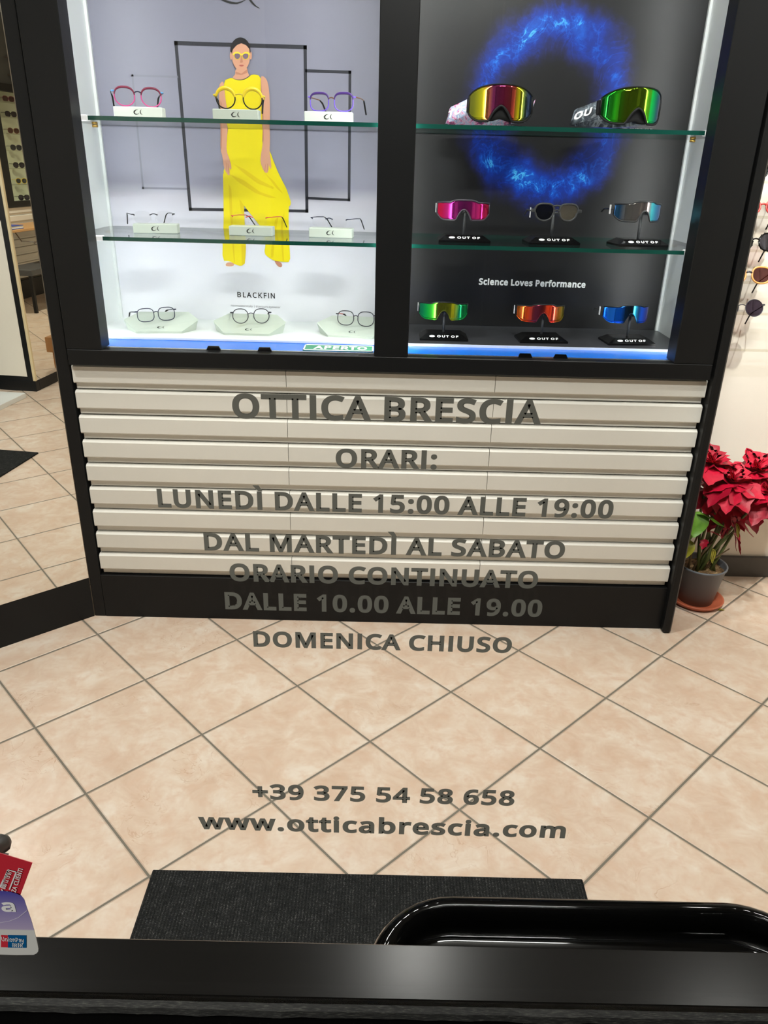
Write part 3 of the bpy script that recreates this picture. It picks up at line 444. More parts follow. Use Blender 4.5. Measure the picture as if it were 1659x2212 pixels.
# ------------------------------------------------------------------ posters
YP = YBK - 0.0005
def pq(x, y, d=0.0): p = FY(x, y, YP - d); return p
def band(mb, a, b, w, d, mi):
    """straight printed bar between two picture points"""
    A, B = pq(*a, d), pq(*b, d); t = (B - A).normalized(); n = Vector((-t.z, 0, t.x)) * w / 2
    mb.add([A - n - t * w / 2, B - n + t * w / 2, B + n + t * w / 2, A + n - t * w / 2], [(0, 1, 2, 3)], mi)
pl = thing('advertising_poster', 'pale lilac poster of a woman in a long yellow outfit, left bay back', 'poster', (-0.476, YBK, ZP))
m = mat('lilac_studio_print', (1, 1, 1, 1), 0.45, spec=0.9); q = N(m); X = q.xyz(q.obj())
zz = q.math('ADD', X[2], q.math('MULTIPLY', q.noise(q.obj(), 1.5, 2), 0.03))
hor = FY(300, 408, YP).z - ZP
q.put(q.b.inputs['Base Color'], q.ramp(q.math('DIVIDE', zz, 1.4), [(0.0, rgb(234, 234, 240)), ((hor - 0.10) / 1.4, rgb(222, 221, 232)), ((hor - 0.004) / 1.4, rgb(190, 187, 200)), ((hor + 0.035) / 1.4, rgb(144, 143, 163)), (0.62, rgb(128, 128, 147)), (0.85, rgb(108, 108, 124))]))
M['studio'] = m
MB().box((-XW, YP, ZP), (-0.012, YBK + 0.003, HT - 0.02)).build('backdrop', m, pl, pl.location)
skin = mat('printed_skin', rgb(214, 158, 130), 0.45); skin2 = mat('printed_skin_shade', rgb(190, 130, 104), 0.45)
yel = mat('printed_yellow', rgb(238, 218, 10), 0.45); yel2 = mat('printed_yellow_fold', rgb(226, 198, 6), 0.45); yel3 = mat('printed_light_yellow', rgb(240, 216, 60), 0.45)
hair = mat('printed_hair', rgb(26, 24, 28), 0.45); lip = mat('printed_lips', rgb(178, 86, 80), 0.45); line = mat('printed_frame_line', rgb(42, 44, 54), 0.45); line2 = mat('printed_grey_line', rgb(132, 132, 146), 0.45); linelight = mat('printed_white_shoe', rgb(238, 234, 232), 0.45); glas = mat('printed_sunglass', rgb(120, 100, 118), 0.4)
lil = mat('printed_lilac_panel', rgb(160, 162, 188), 0.4)
PM = [skin, skin2, yel, yel2, yel3, hair, lip, line, line2, linelight, glas, lil]
pm = MB()
def crop(x, y): return 420 + x / 3.95, 60 + y / 3.95
LAY = [0]
def shape(pts, mi, d):
    P = [pq(*crop(*p), d * 0.0004 + 0.0006) for p in pts]
    pm.poly(P, mi)
def ell(cx, cy, a, b, mi, d, n=28, rot=0.0):
    shape([(cx + a * math.cos(t) * math.cos(rot) - b * math.sin(t) * math.sin(rot), cy + a * math.cos(t) * math.sin(rot) + b * math.sin(t) * math.cos(rot)) for t in [2 * math.pi * i / n for i in range(n)]], mi, d)
def sm(pts, it=2):
    """corner cutting keeps printed outlines soft"""
    for _ in range(it):
        o = []
        for i in range(len(pts)):
            a, b = pts[i], pts[(i + 1) % len(pts)]
            o += [(a[0] * .75 + b[0] * .25, a[1] * .75 + b[1] * .25), (a[0] * .25 + b[0] * .75, a[1] * .25 + b[1] * .75)]
        pts = o
    return pts
for pts, w, mi in (([(286, 163), (383, 166)], 0.006, 8), ([(286, 163), (309, 406)], 0.006, 8), ([(309, 406), (406, 408)], 0.006, 8),
                   ([(662, 153), (756, 156)], 0.0085, 7), ([(756, 156), (754, 432)], 0.0085, 7), ([(665, 428), (754, 432)], 0.0075, 7),
                   ([(380, 93), (659, 102)], 0.011, 7), ([(380, 93), (411, 452)], 0.010, 7), ([(659, 102), (663, 456)], 0.010, 7), ([(411, 452), (663, 456)], 0.009, 7)):
    band(pm, pts[0], pts[1], w, 0.0004, mi)
# feet and shoes, trousers, tunic, arms, head
shape(sm([(250, 2020), (262, 1985), (300, 1975), (345, 1990), (352, 2030), (320, 2045), (272, 2042)]), 9, 1)
shape(sm([(262, 2025), (280, 2000), (325, 2002), (345, 2022), (320, 2036), (280, 2036)]), 0, 2)
shape(sm([(680, 1985), (705, 1985), (748, 2010), (748, 2040), (728, 2046), (700, 2022)]), 1, 1)
shape([(672, 1995), (700, 2030), (735, 2046), (730, 2052), (694, 2036)], 9, 2)
shape(sm([(243, 1180), (440, 1180), (420, 1500), (424, 1580), (436, 1800), (440, 1900), (430, 2012), (400, 2034), (352, 2022), (300, 1990), (238, 1988), (242, 1800), (250, 1650), (248, 1450)], 1), 2, 3)
shape([(290, 1290), (312, 1300), (330, 1700), (345, 2000), (338, 2005), (318, 1800), (300, 1550)], 3, 4)
shape([(380, 1430), (425, 1500), (424, 1590), (412, 1600), (395, 1560)], 3, 4)
shape([(400, 1850), (440, 1860), (430, 2010), (405, 2030)], 3, 4)
shape(sm([(560, 1500), (808, 1480), (803, 1600), (806, 1750), (812, 1880), (819, 1999), (760, 1998), (690, 1990), (640, 1966), (594, 1925), (608, 1850), (602, 1790), (575, 1700)], 1), 2, 3)
shape([(770, 1560), (742, 1640), (735, 1760), (752, 1990), (765, 1996), (752, 1760), (757, 1660)], 3, 4)
shape([(690, 1620), (720, 1600), (690, 1760), (672, 1960), (650, 1962), (668, 1780)], 3, 4)
TUN = [(246, 452), (318, 424), (340, 440), (380, 450), (420, 445), (460, 425), (490, 396), (565, 408), (566, 500), (572, 620), (580, 760), (582, 880), (578, 1000), (630, 1040), (648, 1060), (672, 1130), (704, 1212), (742, 1292), (784, 1370), (804, 1430), (824, 1488), (818, 1518), (798, 1528), (760, 1560), (700, 1630), (640, 1690), (588, 1712), (552, 1682), (505, 1620), (440, 1540), (385, 1462), (330, 1400), (243, 1240), (262, 1180), (300, 1120), (272, 1060), (272, 960), (285, 880), (290, 800), (280, 700), (262, 590)]
shape(sm(TUN, 1), 2, 5)
shape([(330, 1160), (430, 1210), (560, 1300), (680, 1362), (670, 1376), (540, 1330), (420, 1240)], 3, 6)
shape([(300, 1250), (420, 1300), (560, 1400), (700, 1450), (640, 1452), (520, 1410), (380, 1320)], 3, 6)
shape([(600, 1240), (680, 1310), (760, 1420), (700, 1370)], 3, 6)
shape([(560, 520), (572, 640), (580, 800), (570, 900), (560, 760), (556, 640)], 3, 6)
shape(sm([(236, 455), (252, 470), (262, 590), (278, 700), (285, 830), (278, 950), (272, 1050), (300, 1120), (318, 1195), (306, 1215), (296, 1180), (302, 1255), (288, 1262), (252, 1200), (240, 1100), (222, 1040), (224, 880), (218, 720), (208, 560), (210, 490)], 1), 0, 7)
shape([(222, 620), (232, 640), (236, 860), (232, 1030), (224, 1040), (224, 880)], 1, 8)
shape(sm([(562, 410), (600, 418), (630, 470), (642, 600), (645, 720), (642, 860), (646, 960), (640, 1060), (652, 1130), (658, 1200), (646, 1205), (636, 1160), (630, 1232), (608, 1242), (588, 1215), (562, 1150), (566, 1080), (582, 1010), (582, 880), (580, 760), (570, 560)], 1), 0, 7)
shape([(566, 440), (580, 600), (590, 780), (590, 960), (582, 1000), (582, 880), (578, 740), (566, 520)], 1, 8)
for x0, y0, x1, y1 in ((605, 1165, 598, 1225), (622, 1160, 618, 1228), (268, 1150, 276, 1225), (284, 1160, 292, 1240)): shape([(x0, y0), (x0 + 4, y0), (x1 + 5, y1), (x1, y1)], 1, 8)
ell(392, 190, 86, 108, 5, 7)
shape(sm([(345, 360), (352, 395), (322, 424), (345, 440), (385, 442), (425, 438), (472, 408), (455, 385), (450, 340), (400, 320)], 1), 0, 9)
shape([(352, 372), (400, 392), (452, 352), (450, 385), (400, 404), (354, 396)], 1, 10)
ell(312, 240, 9, 34, 0, 9); ell(481, 238, 9, 34, 0, 9)
shape(sm([(330, 165), (360, 140), (400, 128), (440, 138), (466, 165), (474, 230), (470, 290), (452, 335), (425, 360), (398, 366), (368, 358), (342, 330), (324, 285), (320, 225)], 1), 0, 11)
shape([(398, 100), (430, 128), (474, 170), (480, 215), (468, 180), (440, 148), (400, 132), (362, 148), (330, 182), (316, 220), (316, 180), (340, 140)], 5, 12)
for cx in (366, 436): ell(cx, 240, 30, 32, 3, 12); ell(cx, 240, 24, 26, 10, 13)
shape([(326, 222), (345, 206), (372, 203), (392, 216), (402, 224), (414, 216), (430, 205), (458, 206), (474, 220), (474, 234), (455, 222), (430, 220), (414, 230), (402, 236), (390, 230), (372, 219), (348, 222), (328, 236)], 4, 14)
shape([(398, 240), (404, 240), (414, 292), (404, 300), (388, 296), (390, 290)], 1, 12)
shape(sm([(376, 322), (396, 314), (402, 317), (408, 314), (426, 321), (404, 333)], 1), 6, 12)
shape([(376, 322), (402, 324), (426, 321), (404, 326)], 1, 13)
pm.build('printed_figure', PM, pl, pl.location)
lt = MB()
def word(mb, txt, a, b, capx, Y, bold, mi=0, space=1.0):
    A, B = FY(*a, Y), FY(*b, Y); c = (FY(a[0], a[1] - capx, Y) - A).length; u = (B - A).normalized()
    text_on(mb, txt, A, u, (0, 0, 1), (B - A).length, c, bold, mi, space)
word(lt, 'BLACKFIN', (513, 642), (594, 645), 11.5, YP - 0.001, 0.012, 0, 1.2)
lt.build('lettering', [M['ink'], M['grey_ink']], pl, pl.location); lt = MB()
word(lt, 'neomadeinitaly | titanium eyewear', (499, 662), (606, 666), 4.5, YP - 0.001, 0.0, 1)
lt.build('small_print', [M['ink'], M['grey_ink']], pl, pl.location); lt = MB()
# black brush mark at the head of the poster
def brush(pts, w, mb, Y, mi):
    P = [FY(*p, Y) for p in pts]; n = len(P); L = []; Rr = []
    for i in range(n):
        t = (P[min(i + 1, n - 1)] - P[max(i - 1, 0)]).normalized(); k = w[i] / 2; nn = Vector((-t.z, 0, t.x)); L.append(P[i] + nn * k); Rr.append(P[i] - nn * k)
    for i in range(n - 1): mb.add([L[i], L[i + 1], Rr[i + 1], Rr[i]], [(0, 1, 2, 3)], mi)
brush([(470, -26), (466, -14), (474, -4), (484, 1), (497, 5.5), (511, 7), (522, 4), (531, -1), (538, -10), (540, -22)], [0.002, .004, .005, .0055, .006, .0045, .0028, .002, .002, .002], lt, YP - 0.001, 0)
brush([(528, -30), (532, -14), (538, -3), (545, 6), (552, 13), (561, 18)], [.004, .006, .0062, .0055, .0035, .001], lt, YP - 0.001, 0)
lt.build('brush_mark', [M['ink'], M['grey_ink']], pl, pl.location)
RC = FY(1188, 238, YP)
pr_ = thing('advertising_poster', 'black poster with a glowing blue smoke ring, right bay back', 'poster', (RC.x, YBK, RC.z))
m = mat('smoke_ring_print', (0, 0, 0, 1), 0.36, spec=0.5); q = N(m); v = q.obj(); X = q.xyz(v)
nz = q.noise(v, 7, 5, 0.6); wob = q.math('MULTIPLY', q.math('SUBTRACT', nz, 0.5), 0.13)
rr = q.math('SQRT', q.math('ADD', q.math('POWER', q.math('ABSOLUTE', X[0]), 2.0), q.math('POWER', q.math('ABSOLUTE', q.math('MULTIPLY', X[2], 0.92)), 2.0)))
rr = q.math('ADD', rr, wob); dd = q.math('ABSOLUTE', q.math('SUBTRACT', rr, 0.207))
soft = q.maprange(dd, 0.0, 0.092, 1, 0); core = q.maprange(dd, 0.0, 0.045, 1, 0)
vert = q.maprange(q.math('ABSOLUTE', X[2]), 0.02, 0.19, 0.5, 1.0)
fil = q.math('ABSOLUTE', q.math('SUBTRACT', q.noise(v, 13, 6, 0.62, 1.1), 0.5)); fil = q.maprange(fil, 0.0, 0.05, 1, 0)
fil2 = q.math('ABSOLUTE', q.math('SUBTRACT', q.noise(v, 6, 5, 0.6, 2.2), 0.5)); fil2 = q.maprange(fil2, 0.0, 0.03, 1, 0)
cl = q.maprange(q.noise(v, 9, 6, 0.65), 0.35, 0.7)
g = q.math('ADD', q.math('MULTIPLY', q.math('MULTIPLY', soft, vert), q.math('ADD', 0.30, q.math('MULTIPLY', cl, 0.36))), q.math('MULTIPLY', q.math('MULTIPLY', core, vert), q.math('MULTIPLY', q.math('MULTIPLY', fil, cl), 0.58)))
g = q.math('ADD', g, q.math('MULTIPLY', q.math('MULTIPLY', soft, fil2), 0.14))
q.put(q.b.inputs['Base Color'], q.ramp(g, [(0.0, rgb(22, 22, 24)), (0.12, rgb(30, 34, 80)), (0.38, rgb(14, 54, 160)), (0.66, rgb(18, 100, 214)), (1.0, rgb(84, 196, 250))]))
MB().box((0.022, YP, ZP), (XW, YBK + 0.003, HT - 0.02)).build('backdrop', m, pr_, pr_.location)
lt = MB(); word(lt, 'Science Loves Performance', (1034, 615), (1264, 622), 14, YP - 0.001, 0.036)
lt.build('lettering', M['white_ink'], pr_, pr_.location)

# ------------------------------------------------------------------ glass shelves
def shelf(x0, x1, z, lab, left, pins):
    t = thing('glass_shelf', lab, 'shelf', ((x0 + x1) / 2, 0.26, z)); th = 0.011; y0, y1 = 0.07, YBK - 0.004
    mb = MB().box((x0, y0, z), (x1, y1, z + th), 0)
    for i in (2, 3, 4, 5): mb.m[i] = 1
    mb.build('pane', [M['shelf'], M['shelf_edge']], t, t.location)
    xe = FY(211, 512, y0).x if left else FY(1500, 545, y0).x
    xc = FY(*((178, 252) if z > 1.4 else (211, 514)) if left else ((1533, 293) if z > 1.4 else (1489, 545)), y0).x
    MB().bevbox((xc - 0.014, y0 - 0.003, z - 0.002), (xc + 0.014, y0 + 0.02, z + th + 0.002), 0.002).build('edge_cap', M['cap'], t, t.location)
    for y in pins:
        xx = x0 + 0.004 if left else x1 - 0.004; s_ = 1 if left else -1
        MB().tube([(xx - s_ * 0.01, y, z - 0.004), (xx + s_ * 0.012, y, z - 0.004)], 0.004, k=10).build('shelf_pin', M['brass'], t, t.location)
Z1, Z2 = 1.541, 1.2300
shelf(-XW, -0.0125, Z1, 'upper glass shelf in the left bay, holding coloured spectacles on white blocks', True, (0.12, 0.4))
shelf(-XW, -0.0125, Z2, 'lower glass shelf in the left bay, holding rimless spectacles', True, (0.12, 0.4))
shelf(0.0225, XW, Z1, 'upper glass shelf in the right bay, under two ski goggles', False, (0.12, 0.4))
shelf(0.0225, XW, Z2, 'lower glass shelf in the right bay, under three shield sunglasses on stands', False, (0.12, 0.4))
T1, T2 = Z1 + 0.011, Z2 + 0.011

# ------------------------------------------------------------------ display stands with marks
def fin_mark(mb, c, ux, uz, s, mi=1):
    """small brushed fin shape: a hooked stroke and a slash"""
    c = Vector(c); ux = Vector(ux); uz = Vector(uz)
    def st(pts, w):
        P = [c + ux * (x * s) + uz * (z * s) for x, z in pts]; n = len(P)
        for i in range(n - 1):
            t = (P[i + 1] - P[i]).normalized(); nn = t.cross(ux.cross(uz)).normalized(); a, b = w[i] * s / 2, w[i + 1] * s / 2
            mb.add([P[i] + nn * a, P[i + 1] + nn * b, P[i + 1] - nn * b, P[i] - nn * a], [(0, 1, 2, 3)], mi)
    st([(0.15, 0.5), (-0.35, 0.45), (-0.75, 0.1), (-0.8, -0.15), (-0.5, -0.42), (0.0, -0.38), (0.25, -0.1)], [0.02, 0.12, 0.3, 0.3, 0.2, 0.1, 0.02])
    st([(0.85, 0.6), (0.6, 0.3), (0.5, 0.0), (0.65, -0.3), (0.95, -0.5)], [0.02, 0.14, 0.2, 0.16, 0.02])
def block_stand(label, x, y, z, rot, group, w=0.134, h=0.028, m=None):
    t = thing('eyewear_block', label, 'display stand', (x, y, z), (0, 0, rot), group)
    d = 0.05
    MB().bevbox((-w / 2, -d / 2, 0), (w / 2, d / 2, h), 0.0015).build('block', m or M['stand_white'], t)
    mk = MB(); fin_mark(mk, (0, -d / 2 - 0.0004, h * 0.52), (1, 0, 0), (0, 0, 1), 0.013, 0); mk.build('mark', M['ink'], t)
    sd = MB()
    for k in range(3): sd.box((w / 2 - 0.012 + k * 0.003, -d / 2 - 0.0004, h * 0.2 + k * 0.0), (w / 2 - 0.0105 + k * 0.003, -d / 2, h * 0.75), 0)
    return t
def plate_stand(label, x, y, z, rot, group, w=0.235):
    t = thing('eyewear_plate', label, 'display stand', (x, y, z), (0, 0, rot), group)
    # eight sided wedge: wide sloping top, smaller foot
    top = [(-0.34 * w, 0.066, 0.046), (0.34 * w, 0.066, 0.046), (0.5 * w, 0.006, 0.033), (0.5 * w, -0.004, 0.031), (0.31 * w, -0.062, 0.007), (-0.31 * w, -0.062, 0.007), (-0.5 * w, -0.004, 0.031), (-0.5 * w, 0.006, 0.033)]
    bot = [(-0.32 * w, 0.06, 0), (0.32 * w, 0.06, 0), (0.46 * w, 0.006, 0), (0.46 * w, -0.004, 0), (0.30 * w, -0.060, 0), (-0.30 * w, -0.060, 0), (-0.46 * w, -0.004, 0), (-0.46 * w, 0.006, 0)]
    mb = MB(); n = 8; F = [list(range(n))[::-1], [n + i for i in range(n)]] + [[i, (i + 1) % n, n + (i + 1) % n, n + i] for i in range(n)]
    mb.add(bot + top, F); mb.build('plate', M['stand_green'], t)
    mk = MB(); sl = Vector((0, 0.058, 0.024)).normalized(); fin_mark(mk, Vector((0.004, -0.062, 0.0078)) + sl * 0.022, (1, 0, 0), sl, 0.0125, 0); mk.build('mark', M['ink'], t)
    return t
def name_base(label, x, y, z, rot, group, w=0.155, d=0.10, h=0.02, stem=0.0, top=0.018):
    t = thing('sunglasses_stand', label, 'display stand', (x, y, z), (0, 0, rot), group)
    a, b = w / 2, d / 2; c, e = w / 2 - 0.022, d / 2 - 0.018; hb = 0.006
    vs = [(-a, -b, 0), (a, -b, 0), (a, b, 0), (-a, b, 0), (-a, -b, hb), (a, -b, hb), (a, b, hb), (-a, b, hb), (-c, -e, h), (c, -e, h), (c, e, h), (-c, e, h)]
    F = [(0, 3, 2, 1), (8, 9, 10, 11)] + [(i, (i + 1) % 4, 4 + (i + 1) % 4, 4 + i) for i in range(4)] + [(4 + i, 4 + (i + 1) % 4, 8 + (i + 1) % 4, 8 + i) for i in range(4)]
    MB().add(vs, F).build('base', M['black_gloss'], t)
    sl = Vector((0, b - e, h - hb)).normalized(); nn = Vector((0, -(h - hb), b - e)).normalized()
    o = Vector((-0.05, -b, hb)) + sl * 0.007 + nn * 0.0006
    mk = MB(); L = 0.018
    mk.poly([o + Vector((0.003 + (L / 2) * (1 - math.cos(q_)) * 1.0, 0, 0)) + sl * (0.004 + 0.0042 * math.sin(q_)) for q_ in [2 * math.pi * i / 20 for i in range(20)]])
    text_on(mk, 'OUT OF', o + Vector((0.028, 0, 0)), (1, 0, 0), sl, 0.068, 0.0085, 0.03, 0, 1.15)
    mk.build('mark', M['white_ink'], t)
    if stem:
        MB().tube([(0, 0.0, h), (0, 0.0, stem)], 0.0042, k=10).tube([(-0.018, 0.0, stem), (0.018, 0.0, stem)], 0.005, k=10).build('stem', M['dark_grey'], t)
    return t

# ------------------------------------------------------------------ spectacles
def outline(a, b, nt, nb, k=44):
    P = []
    for i in range(k):
        t = 2 * math.pi * i / k; c, s = math.cos(t), math.sin(t); n = nt if s > 0 else nb
        P.append((a * math.copysign(abs(c) ** (2 / n), c), b * math.copysign(abs(s) ** (2 / n), s)))
    return P
def temple_path(sx, hw, zt, drop=0.036, L=0.135, inset=0.006):
    return [(sx * hw, 0.0, zt), (sx * (hw + 0.003), 0.006, zt), (sx * (hw + 0.003), 0.05, zt), (sx * hw, L * 0.66, zt - 0.002), (sx * (hw - inset * 0.5), L * 0.78, zt - drop * 0.25), (sx * (hw - inset), L, zt - drop)]
def spectacles(label, cat, loc, rot, group, a=0.0255, b=0.0225, dx=0.0335, nt=2.3, nb=2.2, rim=0.0016, rim_m=None, top_m=None, top_r=0.0, bridge_m=None, temple_m=None, end_m=None, lens_m=None, bz=0.006, zt=0.012, tr=0.0017, sides=(1, 1), drop=0.036, name='spectacles', tip_m=None):
    """lens bottoms rest at local z = 0; front plane faces -y"""
    t = thing(name, label, cat, loc, rot, group); rim_m = rim_m or M['gunmetal']; hw = dx + a + 0.004; cz = b + rim
    for sx in (-1, 1):
        P = [(sx * dx + x, 0.0, cz + z) for x, z in outline(a, b, nt, nb)]
        if rim:
            MB().tube(P, rim, True, 8).build('rim', rim_m, t)
            if top_r:
                h = len(P) // 2; A = P[1:h]; MB().tube(A, [top_r * (0.55 + 0.45 * math.sin(math.pi * i / (len(A) - 1))) for i in range(len(A))], False, 8).build('brow', top_m, t)
        MB().prism([(p[0], -0.0006, p[2]) for p in P], (0, 0.0012, 0)).build('lens', lens_m or M['lens'], t)
        if not rim:
            for e in (-1, 1): MB().tube([(sx * dx + e * (a - 0.003), -0.001, cz + bz), (sx * dx + e * (a + 0.001), -0.002, cz + bz + 0.001)], 0.0016, k=8).build('lens_mount', rim_m, t)
        MB().tube([(sx * (dx + a - 0.001), 0, cz + zt), (sx * hw, -0.0005, cz + zt), (sx * (hw + 0.002), 0.004, cz + zt)], 0.0022 if rim else 0.0014, k=8).build('end_piece', end_m or rim_m, t)
        tp = temple_path(sx, hw, cz + zt, drop)
        MB().tube(tp[:5], tr, False, 8, flat=1.0).build('temple', temple_m or rim_m, t)
        MB().tube(tp[3:], [tr, tr * 1.5, tr * 1.4], False, 8).build('temple_tip', tip_m or M['black_matte'], t)
    w = dx - a
    MB().tube([(-w - 0.0005, 0, cz + bz), (-w * 0.5, -0.001, cz + bz + 0.0028), (0, -0.0015, cz + bz + 0.0035), (w * 0.5, -0.001, cz + bz + 0.0028), (w + 0.0005, 0, cz + bz)], max(rim, 0.0014), k=8).build('bridge', bridge_m or rim_m, t)
    for sx in (-1, 1):
        MB().tube([(sx * w * 0.85, 0.001, cz + bz - 0.004), (sx * w * 0.8, 0.006, cz - 0.002)], 0.0007, k=6).lathe([(0.0, -0.006), (0.0022, -0.004), (0.0028, 0.0), (0.0022, 0.004), (0.0, 0.006)], (sx * w * 0.8, 0.0065, cz - 0.006), 8).build('nose_pad', M['lens'], t)
    return t
cm = lambda n, *c: mat(n, rgb(*c), 0.35)
pink, blue_e, teal_e, wine, ylw, ylwd, purp, purpd, brown, coral, grey_t = cm('pink_acetate', 206, 70, 140), cm('sky_blue_acetate', 96, 166, 222), cm('petrol_acetate', 42, 86, 104), cm('wine_acetate', 120, 22, 62), cm('yellow_acetate', 226, 196, 34), cm('ochre_acetate', 196, 172, 50), cm('violet_acetate', 112, 84, 206), cm('plum_acetate', 72, 44, 116), cm('bronze_metal', 110, 74, 54), cm('coral_acetate', 208, 64, 58), cm('grey_acetate', 130, 128, 134)

GB = 'spectacle blocks on the upper glass shelf'; GS = 'spectacles along the upper glass shelf'
y1 = 0.17
bx = [FY(302, 240, y1).x, FY(512, 250, y1).x, FY(711, 258, y1).x]
block_stand('white block stand under the round red and pink spectacles', bx[0], y1, T1, rad(3), GB)
block_stand('pale grey block stand under the yellow and black spectacles', bx[1], y1, T1, 0, GB, 0.128, m=M['stand_green'])
block_stand('white block stand under the square violet spectacles', bx[2], y1, T1, rad(-3), GB)
spectacles('round red and pink spectacles with a sky blue corner, on white block', 'spectacles', (FY(297, 200, y1).x, y1, T1 + 0.0285), (0, 0, rad(20)), GS, a=0.0272, b=0.0235, dx=0.036, nt=2.5, nb=2.0, rim=0.0017, rim_m=pink, top_m=wine, top_r=0.0032, bridge_m=M['navy'], temple_m=M['navy'], end_m=blue_e, bz=0.01, zt=0.013)
spectacles('yellow and black round spectacles in front of the printed woman', 'spectacles', (FY(516, 200, y1).x, y1, T1 + 0.0285), (0, 0, rad(8)), GS, a=0.0262, b=0.0255, dx=0.0375, nt=2.0, nb=2.0, rim=0.0017, rim_m=M['black_gloss'], top_m=ylw, top_r=0.0056, bridge_m=ylwd, temple_m=ylw, end_m=ylw, bz=0.008, zt=0.008, tr=0.002, tip_m=M['gunmetal'])
spectacles('square violet spectacles turned aside, with bronze temples', 'spectacles', (FY(716, 200, y1).x, y1, T1 + 0.0285), (0, 0, rad(-15)), GS, a=0.0275, b=0.0225, dx=0.036, nt=3.2, nb=2.6, rim=0.0017, rim_m=purp, top_m=purpd, top_r=0.0034, bridge_m=brown, temple_m=brown, end_m=purp, bz=0.008, zt=0.013)
GB = 'spectacle blocks on the lower glass shelf'; GS = 'rimless spectacles along the lower glass shelf'
for px, py, r, lab, lab2, gm, sr in ((339, 500, 6, 'sage block stand under the rimless spectacles nearest the left case wall', 'rimless spectacles nearest the left case wall, temple stretched to the right', M['gunmetal'], 27),
                             (545, 509, -2, 'sage block stand between two others, before the yellow trousers', 'rimless spectacles with reddish bridge before the yellow trousers', coral, -20),
                             (716, 515, -5, 'white block stand under the rimless spectacles nearest the black mullion', 'rimless spectacles nearest the black mullion, temple bent down on the right', M['navy'], -22)):
    p = FZ(px, py, T2); yy = 0.23
    p = Vector((FY(px, py, yy).x, yy, T2))
    block_stand(lab, p.x, p.y, T2, rad(r), GB, 0.132, 0.027, M['stand_green'])
    spectacles(lab2, 'spectacles', (p.x - 0.006, p.y, T2 + 0.0275), (0, 0, rad(sr)), GS, a=0.025, b=0.018, dx=0.034, nt=2.8, nb=2.4, rim=0, rim_m=gm, temple_m=gm, tr=0.0012, bz=0.006, zt=0.008)
GB = 'sage plate stands on the white base panel'; GS = 'spectacles on the sage plate stands'
for px, py, r, lab, gx, lab2, kw in ((350, 708, 6, 'sage plate stand nearest the left case wall', 338, 'square navy spectacles nearest the left case wall, above the white base', dict(a=0.0265, b=0.0205, nt=3.0, nb=2.8, rim=0.0013, rim_m=M['navy'], sr=30)),
                             (540, 714, -1, 'sage plate stand under the panto spectacles, below the poster lettering', 542, 'round panto spectacles in black metal below the poster lettering', dict(a=0.0245, b=0.0225, nt=2.4, nb=2.0, rim=0.0014, rim_m=M['gunmetal'], sr=10, zt=0.011)),
                             (762, 722, -6, 'sage plate stand partly hidden by the black mullion', 768, 'grey spectacles with a red temple, partly hidden by the mullion', dict(a=0.0265, b=0.0225, nt=2.8, nb=2.4, rim=0.0015, rim_m=M['gunmetal'], temple_m=coral, sr=-10))):
    yy = 0.262; p = Vector((FY(px, py, yy).x, yy, ZP)); sr = kw.pop('sr')
    plate_stand(lab, p.x, yy, ZP, rad(r), GB)
    spectacles(lab2, 'spectacles', (FY(gx, 680, yy - 0.012).x, yy - 0.012, ZP + 0.029), (rad(-9), 0, rad(sr)), GS, dx=0.0335, drop=0.016, **kw)
# open sign lying on the blue floor of the case
A, B, C_ = FZ(650, 764, ZB + 0.003), FZ(793, 768, ZB + 0.003), FZ(655, 750, ZB + 0.003)
xs0, xs1 = A.x, -0.0475; ys0, ys1 = 0.038, 0.118
sg = thing('open_sign', 'green and white sign reading APERTO, lying flat in the left bay', 'sign', ((xs0 + xs1) / 2, 0.08, ZB))
MB().bevbox((xs0, ys0, ZB + 0.0005), (xs1, ys1, ZB + 0.003), 0.0008).build('board', mat('sign_green', rgb(30, 140, 96), 0.35), sg, sg.location)
mk = MB(); z_ = ZB + 0.0034; bw = 0.004
for a_, b_ in (((xs0, ys0), (xs1, ys0 + bw * 2)), ((xs0, ys1 - bw * 2), (xs1, ys1)), ((xs0, ys0), (xs0 + bw, ys1)), ((xs1 - bw, ys0), (xs1, ys1))): mk.box((a_[0], a_[1], z_ - 0.0008), (b_[0], b_[1], z_))
text_on(mk, 'APERTO', (xs0 + 0.03, ys0 + 0.017, z_), (1, 0, 0), (0, 1, 0), xs1 - xs0 - 0.05, 0.045, 0.03)
mk.build('lettering', M['white_ink'], sg, sg.location)

